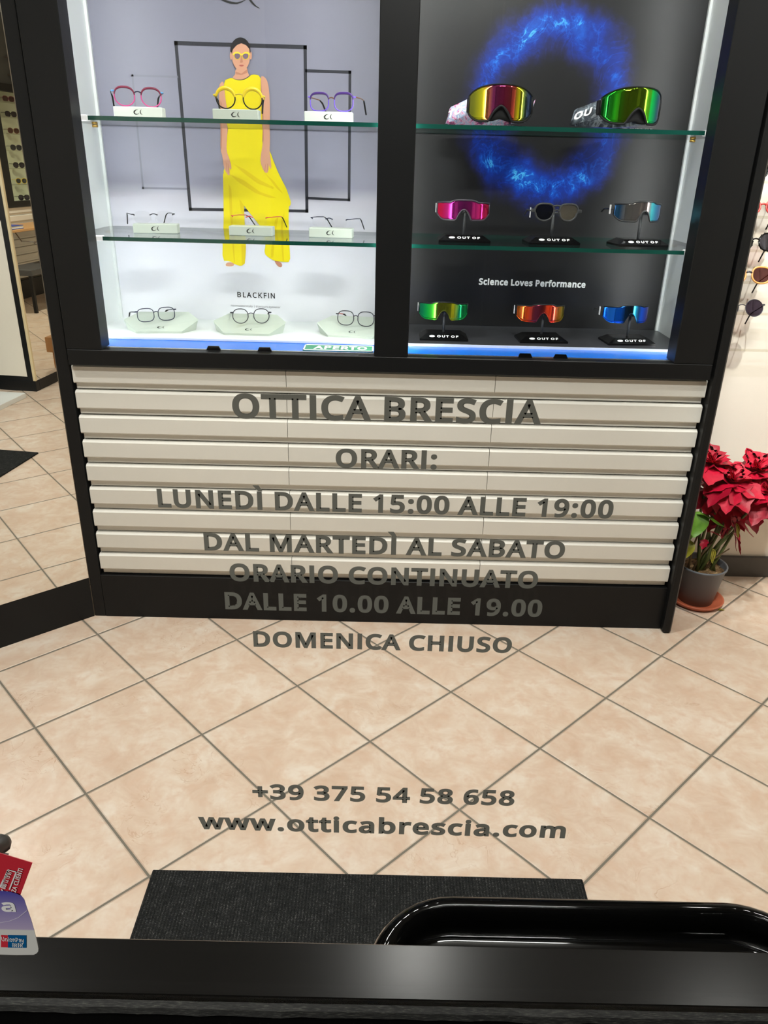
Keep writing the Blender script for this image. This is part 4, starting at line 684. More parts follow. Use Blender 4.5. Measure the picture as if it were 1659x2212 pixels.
# ------------------------------------------------------------------ shield sunglasses and goggles
def shield(t, W_, R, top, bot, m, y_in=0.0, n=40, th=0.0016, name='lens'):
    """cylindrical shield lens; top(u), bot(u) give heights for u in -1..1"""
    mb = MB(); V = []; rows = 9
    for i in range(n + 1):
        u = -1 + 2 * i / n; ph = u * W_ / 2 / R
        for j in range(rows):
            f = j / (rows - 1); z = bot(u) * (1 - f) + top(u) * f
            bul = 0.0
            V.append(Vector((R * math.sin(ph), R * (1 - math.cos(ph)) + y_in + bul, z)))
    nv = len(V); B2 = [p + Vector((0, th, 0)) for p in V]; F = []
    for i in range(n):
        for j in range(rows - 1):
            a_, b_, c_, d_ = i * rows + j, (i + 1) * rows + j, (i + 1) * rows + j + 1, i * rows + j + 1
            F.append([a_, b_, c_, d_]); F.append([nv + d_, nv + c_, nv + b_, nv + a_])
    for i in range(n):
        a_, b_ = i * rows, (i + 1) * rows; F.append([a_, nv + a_, nv + b_, b_])
        a_, b_ = i * rows + rows - 1, (i + 1) * rows + rows - 1; F.append([b_, nv + b_, nv + a_, a_])
    for j in range(rows - 1):
        F.append([j, j + 1, nv + j + 1, nv + j]); k = n * rows; F.append([k + j, nv + k + j, nv + k + j + 1, k + j + 1])
    mb.add(V + B2, F, 0, True)
    return mb.build(name, m, t)
def edge_pts(W_, R, f, u0=-1, u1=1, n=44, y_in=0.0):
    P = []
    for i in range(n + 1):
        u = u0 + (u1 - u0) * i / n; ph = u * W_ / 2 / R; P.append((R * math.sin(ph), R * (1 - math.cos(ph)) + y_in, f(u)))
    return P
def notch(u, w, d): return d * max(0.0, 1 - (abs(u) / w) ** 2.0) if abs(u) < w else 0.0
def shield_sunglasses(label, loc, rot, group, lens_m, frame_m, full=True, W_=0.188, H=0.048, R=0.090, tag_left=True, two=False):
    t = thing('shield_sunglasses', label, 'sunglasses', loc, rot, group)
    def top(u): return H / 2 + 0.006 * (max(0, 1 - (abs(u) / 0.45) ** 4)) - 0.004 * abs(u) ** 3
    def bot(u):
        e = max(0, abs(u) - 0.62) / 0.38
        return -H / 2 + notch(u, 0.24, 0.030) + 0.017 * e ** 2 - 0.002
    if two: bot0 = bot; 
    shield(t, W_, R, top, bot, lens_m)
    r_ = 0.0023 if full else 0.0016
    MB().tube(edge_pts(W_, R, top), r_, k=8).build('brow_bar', frame_m, t)
    MB().tube(edge_pts(W_, R, bot), r_ if full else 0.0012, k=8).build('lower_rim', frame_m if full else lens_m, t)
    P = edge_pts(W_, R, top); Q = edge_pts(W_, R, bot)
    for sx, i in ((-1, 0), (1, -1)):
        a_, b_ = Vector(P[i]), Vector(Q[i]); c_ = (a_ + b_) / 2
        MB().tube([a_, c_, b_], r_, k=8).build('end_rim', frame_m, t)
        MB().tube([c_, c_ + Vector((sx * 0.001, 0.03, 0)), c_ + Vector((-sx * 0.006, 0.07, -0.002)), c_ + Vector((-sx * 0.014, 0.1, -0.012))], [0.003, 0.0028, 0.0026, 0.003], k=8, flat=0.7).build('temple', frame_m, t)
    if tag_left:
        a_ = (Vector(P[0]) + Vector(Q[0])) / 2
        MB().bevbox((a_.x - 0.0045, a_.y + 0.012, a_.z - 0.014), (a_.x - 0.003, a_.y + 0.02, a_.z + 0.012), 0.0003).build('hang_tag', M['cap'], t)
    MB().tube([(-0.009, 0.008, -0.004), (0, 0.006, 0.004), (0.009, 0.008, -0.004)], 0.002, k=8).build('nose_pad', M['black_matte'], t)
    return t
def aviator_sunglasses(label, loc, rot, group, lens_m, frame_m):
    t = thing('pilot_sunglasses', label, 'sunglasses', loc, rot, group); dx, a, b = 0.0365, 0.029, 0.0235
    for sx in (-1, 1):
        P = [(sx * dx + x * (1 - 0.10 * (z < 0)), 0.004 * abs(sx * dx + x) / 0.06, z) for x, z in outline(a, b, 3.0, 2.1)]
        MB().tube(P, 0.0028, True, 8).build('rim', frame_m, t)
        MB().prism(P, (0, 0.0012, 0)).build('lens', lens_m, t)
        MB().bevbox((sx * 0.071 - 0.006, -0.001, -0.001), (sx * 0.071 + 0.006, 0.01, 0.009), 0.002).build('end_piece', frame_m, t)
        MB().tube([(sx * 0.075, 0.006, 0.004), (sx * 0.073, 0.06, 0.003), (sx * 0.066, 0.11, -0.012)], 0.0026, k=8).build('temple', frame_m, t)
    MB().tube([(-0.012, 0, 0.017), (0, -0.001, 0.019), (0.012, 0, 0.017)], 0.0026, k=8).build('bridge', frame_m, t)
    MB().tube([(-0.010, 0, 0.003), (0, -0.001, 0.007), (0.010, 0, 0.003)], 0.0022, k=8).build('bridge', frame_m, t)
    MB().bevbox((-0.0765, 0.01, -0.016), (-0.0755, 0.018, 0.012), 0.0003).build('hang_tag', M['cap'], t)
    return t
fr_smoke = mat('smoke_grey_frame', rgb(54, 48, 56), 0.35); fr_black = mat('black_sport_frame', rgb(18, 18, 20), 0.35); fr_grey = mat('matt_grey_frame', rgb(44, 45, 46), 0.5)
L_mag = coated_lens('magenta_mirror', [(0, rgb(214, 20, 70)), (0.18, rgb(160, 24, 120)), (0.5, rgb(110, 28, 90)), (0.8, rgb(190, 30, 130)), (1, rgb(226, 10, 80))], 0.067, see=0.12)
L_smk = coated_lens('grey_mirror', [(0, rgb(26, 28, 36)), (0.4, rgb(30, 32, 42)), (0.6, rgb(96, 94, 90)), (1, rgb(84, 84, 80))], 0.066, see=0.2)
L_cyan = coated_lens('cyan_mirror', [(0, rgb(20, 70, 110)), (0.12, rgb(120, 116, 112)), (0.6, rgb(112, 100, 98)), (0.68, rgb(70, 196, 200)), (0.8, rgb(70, 150, 190)), (1, rgb(60, 80, 150))], 0.067, see=0.1)
L_grn = coated_lens('green_mirror', [(0, rgb(6, 150, 96)), (0.12, rgb(10, 190, 66)), (0.24, rgb(70, 190, 40)), (0.36, rgb(82, 84, 22)), (0.6, rgb(100, 104, 20)), (0.72, rgb(176, 178, 20)), (0.85, rgb(30, 170, 90)), (1, rgb(10, 180, 90))], 0.067)
L_red = coated_lens('red_mirror', [(0, rgb(196, 90, 20)), (0.14, rgb(220, 70, 22)), (0.3, rgb(140, 50, 76)), (0.45, rgb(120, 34, 40)), (0.6, rgb(236, 70, 26)), (0.75, rgb(214, 60, 50)), (0.88, rgb(214, 120, 24)), (1, rgb(176, 150, 30))], 0.067)
L_blu = coated_lens('blue_mirror', [(0, rgb(10, 110, 226)), (0.22, rgb(14, 104, 230)), (0.34, rgb(16, 44, 66)), (0.5, rgb(14, 30, 44)), (0.58, rgb(20, 140, 170)), (0.68, rgb(20, 60, 100)), (0.78, rgb(20, 90, 214)), (1, rgb(52, 40, 150))], 0.067)
GST = 'name stands on the lower right glass shelf'; GSG = 'sport sunglasses on the lower right glass shelf'
def on_stand(px, py, bpx, bpy, z, yy, labs, labg, mk, rot, gst, gsg):
    c = FY(px, py, yy); b = FY(bpx, bpy, yy)
    name_base(labs, b.x, yy + 0.005, z, rad(rot * 0.5), gst, stem=c.z - z - 0.004)
    return mk(labg, (c.x, yy - 0.024, c.z), (0, 0, rad(rot)), gsg)
yr = 0.20
on_stand(1001, 455, 1001, 520, T2, yr, 'black name stand under the magenta sunglasses, lower right glass shelf', 'magenta mirrored shield sunglasses nearest the mullion', lambda l, p, r, g: shield_sunglasses(l, p, r, g, L_mag, fr_smoke), -1, GST, GSG)
on_stand(1199, 458, 1190, 524, T2, yr, 'black name stand under the smoke grey pilot sunglasses', 'smoke grey pilot sunglasses, middle pair below the blue ring', lambda l, p, r, g: aviator_sunglasses(l, p, r, g, L_smk, fr_grey), 6, GST, GSG)
on_stand(1388, 458, 1378, 522, T2, yr, 'black name stand under the cyan mirrored sunglasses', 'cyan mirrored shield sunglasses nearest the right case wall, upper of two', lambda l, p, r, g: shield_sunglasses(l, p, r, g, L_cyan, fr_black), 14, GST, GSG)
GST = 'name stands on the black base panel'; GSG = 'rimless sport sunglasses on the black base panel'
yr = 0.235
on_stand(958, 671, 957, 735, ZP, yr, 'black name stand under the green mirrored sunglasses', 'green mirrored shield sunglasses at the foot of the mullion', lambda l, p, r, g: shield_sunglasses(l, p, r, g, L_grn, fr_black, False), -1, GST, GSG)
on_stand(1172, 676, 1168, 738, ZP, yr, 'black name stand under the red and orange mirrored sunglasses', 'red and orange mirrored shield sunglasses below the white slogan', lambda l, p, r, g: shield_sunglasses(l, p, r, g, L_red, fr_black, False), 5, GST, GSG)
on_stand(1360, 678, 1354, 740, ZP, yr, 'black name stand under the blue mirrored sunglasses', 'blue mirrored shield sunglasses in the bottom right corner of the case', lambda l, p, r, g: shield_sunglasses(l, p, r, g, L_blu, fr_black, False), 10, GST, GSG)

def strap_mat(name, stops, sc):
    m = mat(name, (1, 1, 1, 1), 0.7); q = N(m); v = q.obj(); q.put(q.b.inputs['Base Color'], q.ramp(q.noise(v, sc, 4, 0.6, 1.0), stops)); return m
st_pink = strap_mat('pink_blossom_strap', [(0.36, rgb(70, 50, 84)), (0.45, rgb(206, 96, 150)), (0.5, rgb(236, 206, 226)), (0.56, rgb(150, 176, 214)), (0.64, rgb(226, 230, 240))], 45)
st_grey = strap_mat('grey_cloud_strap', [(0.38, rgb(26, 30, 36)), (0.5, rgb(96, 106, 116)), (0.58, rgb(186, 196, 204)), (0.68, rgb(60, 68, 76))], 26)
def goggles(label, loc, rot, group, lens_m, strap_m, txt, base_lab):
    W_, H, R = 0.226, 0.104, 0.100
    t = thing('ski_goggles', label, 'ski goggles', loc, rot, group)
    def top(u): return H - 0.004 - 0.026 * abs(u) ** 2.4
    def bot(u):
        e = max(0, abs(u) - 0.5) / 0.5
        return 0.006 + notch(u, 0.30, 0.040) * (1 - 0.15 * abs(u) / 0.3) + 0.022 * e ** 2
    shield(t, W_, R, top, bot, lens_m, th=0.003)
    P = edge_pts(W_, R, top); Q = edge_pts(W_, R, bot)
    fr = MB().tube(P, 0.0016, k=8).tube(Q, 0.0030, k=8).tube([P[0], ((P[0][0] + Q[0][0]) / 2 - 0.001, P[0][1], (P[0][2] + Q[0][2]) / 2), Q[0]], 0.003, k=8).tube([P[-1], ((P[-1][0] + Q[-1][0]) / 2 + 0.001, P[-1][1], (P[-1][2] + Q[-1][2]) / 2), Q[-1]], 0.003, k=8)
    fr.build('lens_frame', M['black_matte'], t)
    shield(t, W_ * 0.84, R * 0.94, lambda u: top(u) - 0.009, lambda u: bot(u) - notch(u, 0.30, 0.034) + 0.002, M['black_matte'], y_in=0.012, th=0.035, name='face_foam')
    for sx, i in ((-1, 0), (1, -1)):
        c = Vector(P[i]); MB().bevbox((c.x - 0.006, c.y + 0.004, 0.03), (c.x + 0.006, c.y + 0.022, 0.068), 0.002).build('strap_clip', M['black_matte'], t)
    # strap: leaves the left clip, swings back and down to the shelf, returns to the right clip
    xl = P[0][0]; yl = P[0][1] + 0.014
    path = [(xl - 0.002, yl, 0.050, 0.046), (xl - 0.018, yl + 0.010, 0.042, 0.046), (xl - 0.045, yl + 0.022, 0.031, 0.045), (xl - 0.062, yl + 0.034, 0.025, 0.044), (xl - 0.066, yl + 0.044, 0.022, 0.040), (xl - 0.055, yl + 0.056, 0.021, 0.040), (0.0, yl + 0.075, 0.021, 0.040), (-xl - 0.01, yl + 0.035, 0.03, 0.040), (-xl + 0.002, yl, 0.05, 0.040)]
    V = []; F = []
    for x, y, z, h in path: V += [(x, y, z - h / 2), (x + 0.010, y, z + h / 2), (x + 0.010, y + 0.002, z + h / 2), (x, y + 0.002, z - h / 2)]
    for i in range(len(path) - 1):
        for j in range(4): F.append([i * 4 + j, i * 4 + (j + 1) % 4, i * 4 + 4 + (j + 1) % 4, i * 4 + 4 + j])
    F += [[0, 1, 2, 3], [len(V) - 4 + k for k in (3, 2, 1, 0)]]
    MB().add(V, F, 0, True).build('strap', strap_m, t)
    mk = MB(); a_, b_ = Vector(path[3][:3]), Vector(path[1][:3]); u = (b_ - a_).normalized()
    uz = Vector((0.2, 0, 1)).normalized(); nn = Vector((0, -0.0022, 0))
    text_on(mk, txt, a_ + Vector((0.000, 0, -0.010)) + nn - Vector((0, 0.0015, 0)), u, uz, (b_ - a_).length * 0.95, 0.020, 0.03)
    mk.build('strap_lettering', M['white_ink'], t)
    return t
L_g1 = coated_lens('ruby_gold_mirror', [(0, rgb(150, 150, 40)), (0.14, rgb(196, 186, 20)), (0.24, rgb(196, 116, 60)), (0.34, rgb(122, 44, 96)), (0.55, rgb(150, 40, 76)), (0.74, rgb(160, 66, 50)), (0.82, rgb(206, 206, 20)), (0.92, rgb(116, 132, 50)), (1, rgb(70, 90, 120))], 0.077, metal=0.85, rough=0.04)
L_g2 = coated_lens('emerald_mirror', [(0, rgb(10, 110, 30)), (0.1, rgb(40, 176, 24)), (0.25, rgb(86, 112, 8)), (0.6, rgb(80, 110, 8)), (0.72, rgb(70, 150, 10)), (0.76, rgb(0, 214, 80)), (0.86, rgb(10, 170, 110)), (0.96, rgb(16, 96, 130)), (1, rgb(40, 60, 90))], 0.077, metal=0.85, rough=0.04)
GGO = 'ski goggles on the upper right glass shelf'
yg = 0.255
p = FY(1075, 262, yg); goggles('ski goggles with ruby and gold mirror lens, pink blossom strap', (p.x, yg - 0.055, T1 + 0.0105), (0, 0, rad(-4)), GGO, L_g1, st_pink, 'TO', '')
name_base('low black name stand under the ruby goggles', FY(1075, 270, yg).x, yg, T1, rad(-1), 'name stands under the goggles', w=0.15, d=0.10, h=0.008)
p = FY(1364, 266, yg); goggles('ski goggles with emerald green mirror lens, grey cloud strap', (p.x, yg - 0.055, T1 + 0.0125), (0, 0, rad(9)), GGO, L_g2, st_grey, 'OU', '')
name_base('low black name stand under the emerald goggles', FY(1366, 276, yg).x, yg, T1, rad(6), 'name stands under the goggles', w=0.15, d=0.10, h=0.008)

# ------------------------------------------------------------------ angled mirror on the left
TH = rad(41.3); mt = Vector((math.cos(TH), math.sin(TH), 0)); mn = Vector((math.sin(TH), -math.cos(TH), 0)); MP = Vector((-0.997, 0, 0))
def mslab(mb, s0, s1, z0, z1, d0, d1, mi=0):
    a = MP + mt * s0 + mn * d1; b = MP + mt * s1 + mn * d1; e = mn * (d0 - d1)
    return mb.add([a + Vector((0, 0, z0)), b + Vector((0, 0, z0)), b + e + Vector((0, 0, z0)), a + e + Vector((0, 0, z0)), a + Vector((0, 0, z1)), b + Vector((0, 0, z1)), b + e + Vector((0, 0, z1)), a + e + Vector((0, 0, z1))],
                  [(0, 3, 2, 1), (4, 5, 6, 7), (0, 1, 5, 4), (1, 2, 6, 5), (2, 3, 7, 6), (3, 0, 4, 7)], mi)
mir = thing('wall_mirror', 'tall mirror in a black frame, set at an angle left of the showcase', 'mirror', tuple(MP - mt * 0.45))
mslab(MB(), -0.95, -0.001, 0.0, 0.1515, -0.03, 0.0).build('bottom_rail', M['black'], mir, mir.location)
mslab(MB(), -0.95, -0.001, 0.1515, 2.32, -0.03, -0.006).build('backing', M['black'], mir, mir.location)
mslab(MB(), -0.91, -0.001, 0.1515, 2.3, -0.006, 0.0).build('mirror_glass', M['mirror'], mir, mir.location)
mslab(MB(), -0.95, -0.91, 0.1515, 2.32, -0.006, 0.0).build('stile', M['black'], mir, mir.location)

# ------------------------------------------------------------------ entrance pillar with a mirror, seen in the left mirror
pil = thing('entrance_pillar', 'square entrance pillar with cream panel and mirror, seen in the angled mirror', 'pillar', (2.0, -1.82, 0))
def pp(mb, name, m): return mb.build(name, m, pil, pil.location)
pp(MB().box((1.568, -1.955, 0), (2.44, -1.704, CEIL)), 'core', M['black_matte'])
pp(MB().bevbox((1.555, -1.955, 0), (1.60, -1.69, 0.072), 0.002).bevbox((1.6, -1.703, 0), (2.44, -1.69, 0.072), 0.002), 'base', M['black'])
pp(MB().box((1.556, -1.95, 0.1), (1.568, -1.742, 1.075)), 'panel', M['wall'])
pp(MB().box((1.558, -1.742, 0.072), (1.568, -1.70, 2.5)).box((1.558, -1.955, 1.075), (1.568, -1.742, 2.5)).box((1.558, -1.955, 0.072), (1.568, -1.742, 0.1)), 'panel_frame', M['black'])
pp(MB().bevbox((1.552, -1.704, 0.072), (1.572, -1.684, 2.5), 0.003), 'corner_trim', M['trim'])
pp(MB().box((1.572, -1.704, 0.072), (2.44, -1.69, 2.5)), 'mirror_glass', M['mirror'])
tag(MB().bevbox((0.72, -1.95, 0), (1.41, -1.68, 0.032), 0.002).build('window_platform', M['white'], None, (1.06, -1.81, 0)), 'low white window platform at the foot of the entrance pillar', 'platform')

# far fitting on the right hand wall, seen through both mirrors
far = thing('wall_display', 'far lit eyewear display with grey slatted base, seen through both mirrors', 'display cabinet', (5.4, 0.5, 0))
def fp_(mb, name, m): return mb.build(name, m, far, far.location)
fx0, fx1, fy = 4.62, 6.5, 0.42
fp_(MB().box((fx0, fy - 0.01, 0), (fx1, fy + 0.02, 0.19)), 'plinth', M['black'])
sl = MB()
for k in range(9):
    t_ = 0.93 - k * PT
    sl.extrude_x([(fy + 0.026, t_), (fy + 0.006, t_), (fy, t_ - 0.006), (fy, t_ - 0.0545), (fy + 0.026, t_ - 0.057)], fx0, fx1).extrude_x([(fy + 0.027, t_ - 0.057), (fy + 0.01, t_ - 0.057), (fy + 0.01, t_ - 0.0765), (fy + 0.027, t_ - 0.0765)], fx0, fx1)
fp_(sl, 'slat_panel', M['slat'])
fp_(MB().box((fx0, fy - 0.02, 0.935), (fx1, fy + 0.05, 0.99)).box((fx0, fy - 0.02, 2.03), (fx1, fy + 0.05, 2.1)).box((fx0, fy - 0.02, 0.99), (5.03, fy + 0.05, 2.03)).box((6.3, fy - 0.02, 0.99), (fx1, fy + 0.05, 2.03)), 'frame', M['black'])
fp_(MB().box((5.03, fy + 0.26, 0.97), (6.3, fy + 0.28, 2.1)), 'backing', M['sage_card'])
fp_(MB().box((fx0, fy + 0.05, 2.1), (fx1, fy + 0.28, 2.75)), 'header', M['dark_grey'])
fp_(MB().box((5.03, fy + 0.05, 0.965), (6.3, fy + 0.26, 0.975)), 'base_panel', M['white'])
tag(fp_(MB().box((5.05, fy + 0.052, 0.99), (5.062, fy + 0.064, 2.03)).box((6.27, fy + 0.052, 0.99), (6.282, fy + 0.064, 2.03)), 'led_strip', M['led_soft']), 'glowing light strips')
fz = [1.985, 1.84, 1.68, 1.515, 1.34, 1.18, 1.02]
for z in fz[:-1]: fp_(MB().box((5.03, fy + 0.1, z - 0.04), (6.3, fy + 0.25, z - 0.034)), 'shelf', M['acrylic'])
kinds = [('plum', M['lens_brown'], wine), ('black cat-eye', M['lens_dark'], M['black_gloss']), ('brown', M['lens_brown'], brown), ('small grey', M['lens_grey'], M['gunmetal']), ('wide black', M['lens_dark'], M['black_gloss']), ('olive', M['lens_grey'], ochre if False else ylwd), ('black sport', M['lens_dark'], M['black_gloss'])]
ordn = ['on the top shelf', 'on the second shelf from the top', 'on the third shelf from the top', 'on the fourth shelf from the top', 'on the fifth shelf from the top', 'on the last shelf above the base', 'on the base panel']
for i, z in enumerate(fz):
    nm, lm, rm = kinds[i]
    spectacles('%s sunglasses %s of the far display' % (nm, ordn[i]), 'sunglasses', (5.55, fy + 0.18, z - 0.033 if i < 6 else 0.976), (0, 0, rad(-20)), 'sunglasses in the far display', a=0.032, b=0.026, dx=0.038, rim=0.003, rim_m=rm, lens_m=lm, tr=0.0025, drop=0.02, name='sunglasses', nt=2.6)
for z, lab in ((2.31, 'amber sunglasses topmost on the header of the far display'), (2.15, 'dark brown sunglasses on the header of the far display, below the amber pair')):
    spectacles(lab, 'sunglasses', (5.46, fy + 0.04 - 0.14 + 0.1, z), (0, 0, rad(-12)), 'sunglasses on the far header', a=0.032, b=0.026, dx=0.038, rim=0.003, rim_m=brown, lens_m=M['lens_brown'], tr=0.0025, drop=0.02, name='sunglasses')
dk = thing('wall_desk', 'beech desk top across the grey slatted base, seen through both mirrors', 'desk', (5.0, 0.2, 0.76))
MB().bevbox((4.3, 0.0, 0.745), (6.4, 0.415, 0.77), 0.003).build('desk_top', M['wood'], dk, dk.location)
for x in (4.6, 6.1): MB().box((x, 0.3, 0.72), (x + 0.02, 0.415, 0.745)).build('bracket', M['steel'], dk, dk.location)
bk = thing('catalogue', 'blue catalogue lying on the beech desk top', 'book', (4.42, 0.1, 0.771))
MB().box((4.32, 0.03, 0.771), (4.52, 0.2, 0.776)).box((4.32, 0.03, 0.799), (4.52, 0.2, 0.803)).build('cover', mat('blue_cover', rgb(40, 70, 160), 0.4), bk, bk.location)
MB().box((4.322, 0.034, 0.776), (4.518, 0.198, 0.799)).build('pages', M['white'], bk, bk.location)
om = thing('vanity_mirror', 'oval steel mirror tray in front of the slatted base', 'mirror', (4.75, 0.05, 0.6))
MB().tube([(4.75 + 0.14 * math.cos(2 * math.pi * i / 28), -0.02 + 0.05 * math.sin(2 * math.pi * i / 28), 0.62) for i in range(28)], 0.009, True, 8).build('rim', M['steel'], om, om.location)
MB().prism([(4.75 + 0.135 * math.cos(2 * math.pi * i / 28), -0.02 + 0.046 * math.sin(2 * math.pi * i / 28), 0.617) for i in range(28)], (0, 0, 0.005)).build('mirror_glass', M['mirror'], om, om.location)
MB().tube([(4.75, 0.03, 0.62), (4.75, 0.22, 0.62), (4.75, 0.30, 0.742)], 0.006, k=8).build('arm', M['steel'], om, om.location)
bn = thing('bench', 'dark grey bench in front of the slatted base, seen through both mirrors', 'bench', (4.6, -0.1, 0))
MB().bevbox((4.15, -0.2, 0.36), (5.3, 0.12, 0.42), 0.006).build('seat', M['dark_grey'], bn, bn.location)
for x, y in ((4.02 + 0.15, -0.18), (5.25, -0.18), (4.17, 0.08), (5.25, 0.08)): MB().box((x, y, 0), (x + 0.03, y + 0.03, 0.36)).build('leg', M['black'], bn, bn.location)
def carton(a, b, lab):
    t = thing('cardboard_box', lab, 'box', ((a[0] + b[0]) / 2, (a[1] + b[1]) / 2, a[2]), group='cardboard boxes on the tiles')
    MB().bevbox(a, b, 0.003).build('carton', M['card'], t, t.location)
    xm = (a[0] + b[0]) / 2; MB().box((xm - 0.02, a[1] - 0.0005, b[2] - 0.05), (xm + 0.02, b[1] + 0.0005, b[2] + 0.0006)).build('tape', mat('packing_tape', rgb(206, 176, 124), 0.3), t, t.location)
carton((2.18, -1.63, 0), (2.40, -1.47, 0.125), 'lower cardboard box of the stack on the tiles, seen through both mirrors')
carton((2.14, -1.64, 0.1255), (2.40, -1.45, 0.235), 'upper cardboard box of the stack on the tiles, seen through both mirrors')

# ------------------------------------------------------------------ eyewear wall on the right
GR = 'clear acrylic rails on the cream wall'; GW = 'sunglasses hung on the cream wall'
yb_ = 0.36
for py, ordl in zip((393, 469, 542, 611, 678, 757), ('topmost', 'second from the top', 'third from the top', 'fourth from the top', 'fifth from the top', 'lowest')):
    z = FY(1640, py, yb_).z
    t = thing('acrylic_rail', 'clear acrylic rail on the cream wall, %s' % ordl, 'rail', (1.6, 0.38, z), group=GR)
    MB().bevbox((1.04, yb_ - 0.004, z - 0.004), (2.3, yb_ + 0.004, z + 0.004), 0.001).build('rail', M['acrylic'], t, t.location)
    for x in (1.06, 1.66, 2.26): MB().tube([(x, yb_, z), (x, 0.41, z)], 0.004, k=8).build('bracket', M['acrylic'], t, t.location)
yg = 0.27
WG = [((1668, 366), 'black sunglasses topmost on the cream wall, cut by the frame', dict(a=0.031, b=0.026, rim=0.0028, rim_m=M['black_gloss'], lens_m=M['lens_grey'], nt=2.6)),
      ((1652, 446), 'red cat-eye sunglasses on the cream wall', dict(a=0.029, b=0.023, rim=0.003, rim_m=coral, lens_m=M['lens_pink'], nt=2.6, nb=2.1)),
      ((1636, 521), 'round black sunglasses with beaded rim, above the orange pair', dict(a=0.0285, b=0.0275, rim=0.0024, rim_m=M['black_gloss'], lens_m=M['lens_grey'], nt=2.1)),
      ((1621, 593), 'orange sunglasses with brown lenses on the cream wall', dict(a=0.0285, b=0.026, rim=0.003, rim_m=cm('orange_acetate', 236, 156, 86), lens_m=M['lens_brown'], nt=2.7, bridge_m=M['gunmetal'])),
      ((1606, 664), 'round dark violet sunglasses lowest on the cream wall', dict(a=0.0275, b=0.0275, rim=0.0012, rim_m=M['gunmetal'], lens_m=M['lens_dark'], nt=2.0, nb=2.0))]
for (px, py), lab, kw in WG:
    p = FY(px, py, yg); b = kw['b'] + kw['rim']
    t = spectacles(lab, 'sunglasses', (p.x, yg, p.z - b), (rad(-24), 0, rad(-4)), GW, dx=0.0385, tr=0.0016, name='sunglasses', drop=0.03, bz=0.006, **kw)
    if 'beaded' in lab:
        mb = MB()
        for sx in (-1, 1):
            for x, z in outline(0.0305, 0.0295, 2.1, 2.1, 16): mb.lathe([(0, -0.0022), (0.0018, -0.0012), (0.0022, 0), (0.0018, 0.0012), (0, 0.0022)], (sx * 0.0385 + x, 0, b + z), 8)
        mb.build('rim_beads', M['black_gloss'], t)

# ------------------------------------------------------------------ poinsettia in the corner
pc = Vector((1.158, 0.20, 0))
sa = thing('plant_saucer', 'terracotta saucer under the grey flowerpot, on the tiles', 'saucer', tuple(pc))
MB().lathe([(0, 0.001), (0.082, 0.001), (0.097, 0.016), (0.099, 0.021), (0.094, 0.022), (0.080, 0.007), (0, 0.006)], k=40).build('dish', M['terracotta'], sa)
pt = thing('potted_poinsettia', 'red poinsettia in a grey plastic pot between showcase and cream wall', 'potted plant', (pc.x, pc.y, 0.007))
MB().lathe([(0, 0.0), (0.060, 0.0), (0.083, 0.142), (0.087, 0.143), (0.087, 0.150), (0.082, 0.150), (0.080, 0.144), (0.070, 0.1), (0, 0.1)], k=40).build('pot', M['pot'], pt)
sb = MB(); k = 32; rings = 7
for i in range(rings + 1):
    r = 0.0805 * i / rings
    for j in range(k): a = 2 * math.pi * j / k; sb.v.append(Vector((r * math.cos(a), r * math.sin(a), 0.128 + 0.012 * (1 - i / rings) + random.uniform(-0.004, 0.006) * (i < rings))))
for i in range(rings):
    for j in range(k): sb.f.append([i * k + j, i * k + (j + 1) % k, (i + 1) * k + (j + 1) % k, (i + 1) * k + j]); sb.m.append(0); sb.s.append(False)
sb.build('soil', M['soil'], pt)
def leafmesh(mb, base, direction, L, Wd, droop=0.3, fold=0.25, lobes=False, mi=0, roll=0.0):
    d = Vector(direction).normalized(); up = Vector((0, 0, 1)); s_ = d.cross(up)
    if s_.length < 1e-3: s_ = Vector((1, 0, 0))
    s_.normalize(); n = s_.cross(d).normalized()
    s2 = s_ * math.cos(roll) + n * math.sin(roll); n = n * math.cos(roll) - s_ * math.sin(roll); s_ = s2
    K = 9; o = len(mb.v); base = Vector(base)
    for i in range(K + 1):
        t = i / K; w = Wd * (math.sin(math.pi * t ** 0.75) ** 0.85) if 0 < t < 1 else 0.0
        if lobes and i in (3, 6): w *= 1.25
        if lobes and i in (4, 7): w *= 0.8
        c = base + d * (L * t) - up * (droop * L * t * t) + n * (0.04 * L * math.sin(6 * t))
        wav = 0.05 * Wd * math.sin(9 * t + L * 100)
        for q_ in (-1, -0.5, 0, 0.5, 1): mb.v.append(c + s_ * (w * q_) + n * (fold * w * abs(q_) + wav * q_))
    for i in range(K):
        for j in range(4): mb.f.append([o + i * 5 + j, o + i * 5 + j + 1, o + i * 5 + 6 + j, o + i * 5 + 5 + j]); mb.m.append(mi); mb.s.append(True)
P0 = Vector((pc.x, pc.y, 0.007))
HEADS = [((1537, 1005), 0.20, 0.125, 12), ((1580, 1045), 0.14, 0.125, 12), ((1634, 1020), 0.22, 0.12, 12), ((1655, 1068), 0.15, 0.125, 11), ((1566, 1086), 0.22, 0.11, 11), ((1610, 1090), 0.24, 0.11, 10), ((1690, 1030), 0.26, 0.115, 10), ((1530, 1060), 0.24, 0.11, 10)]
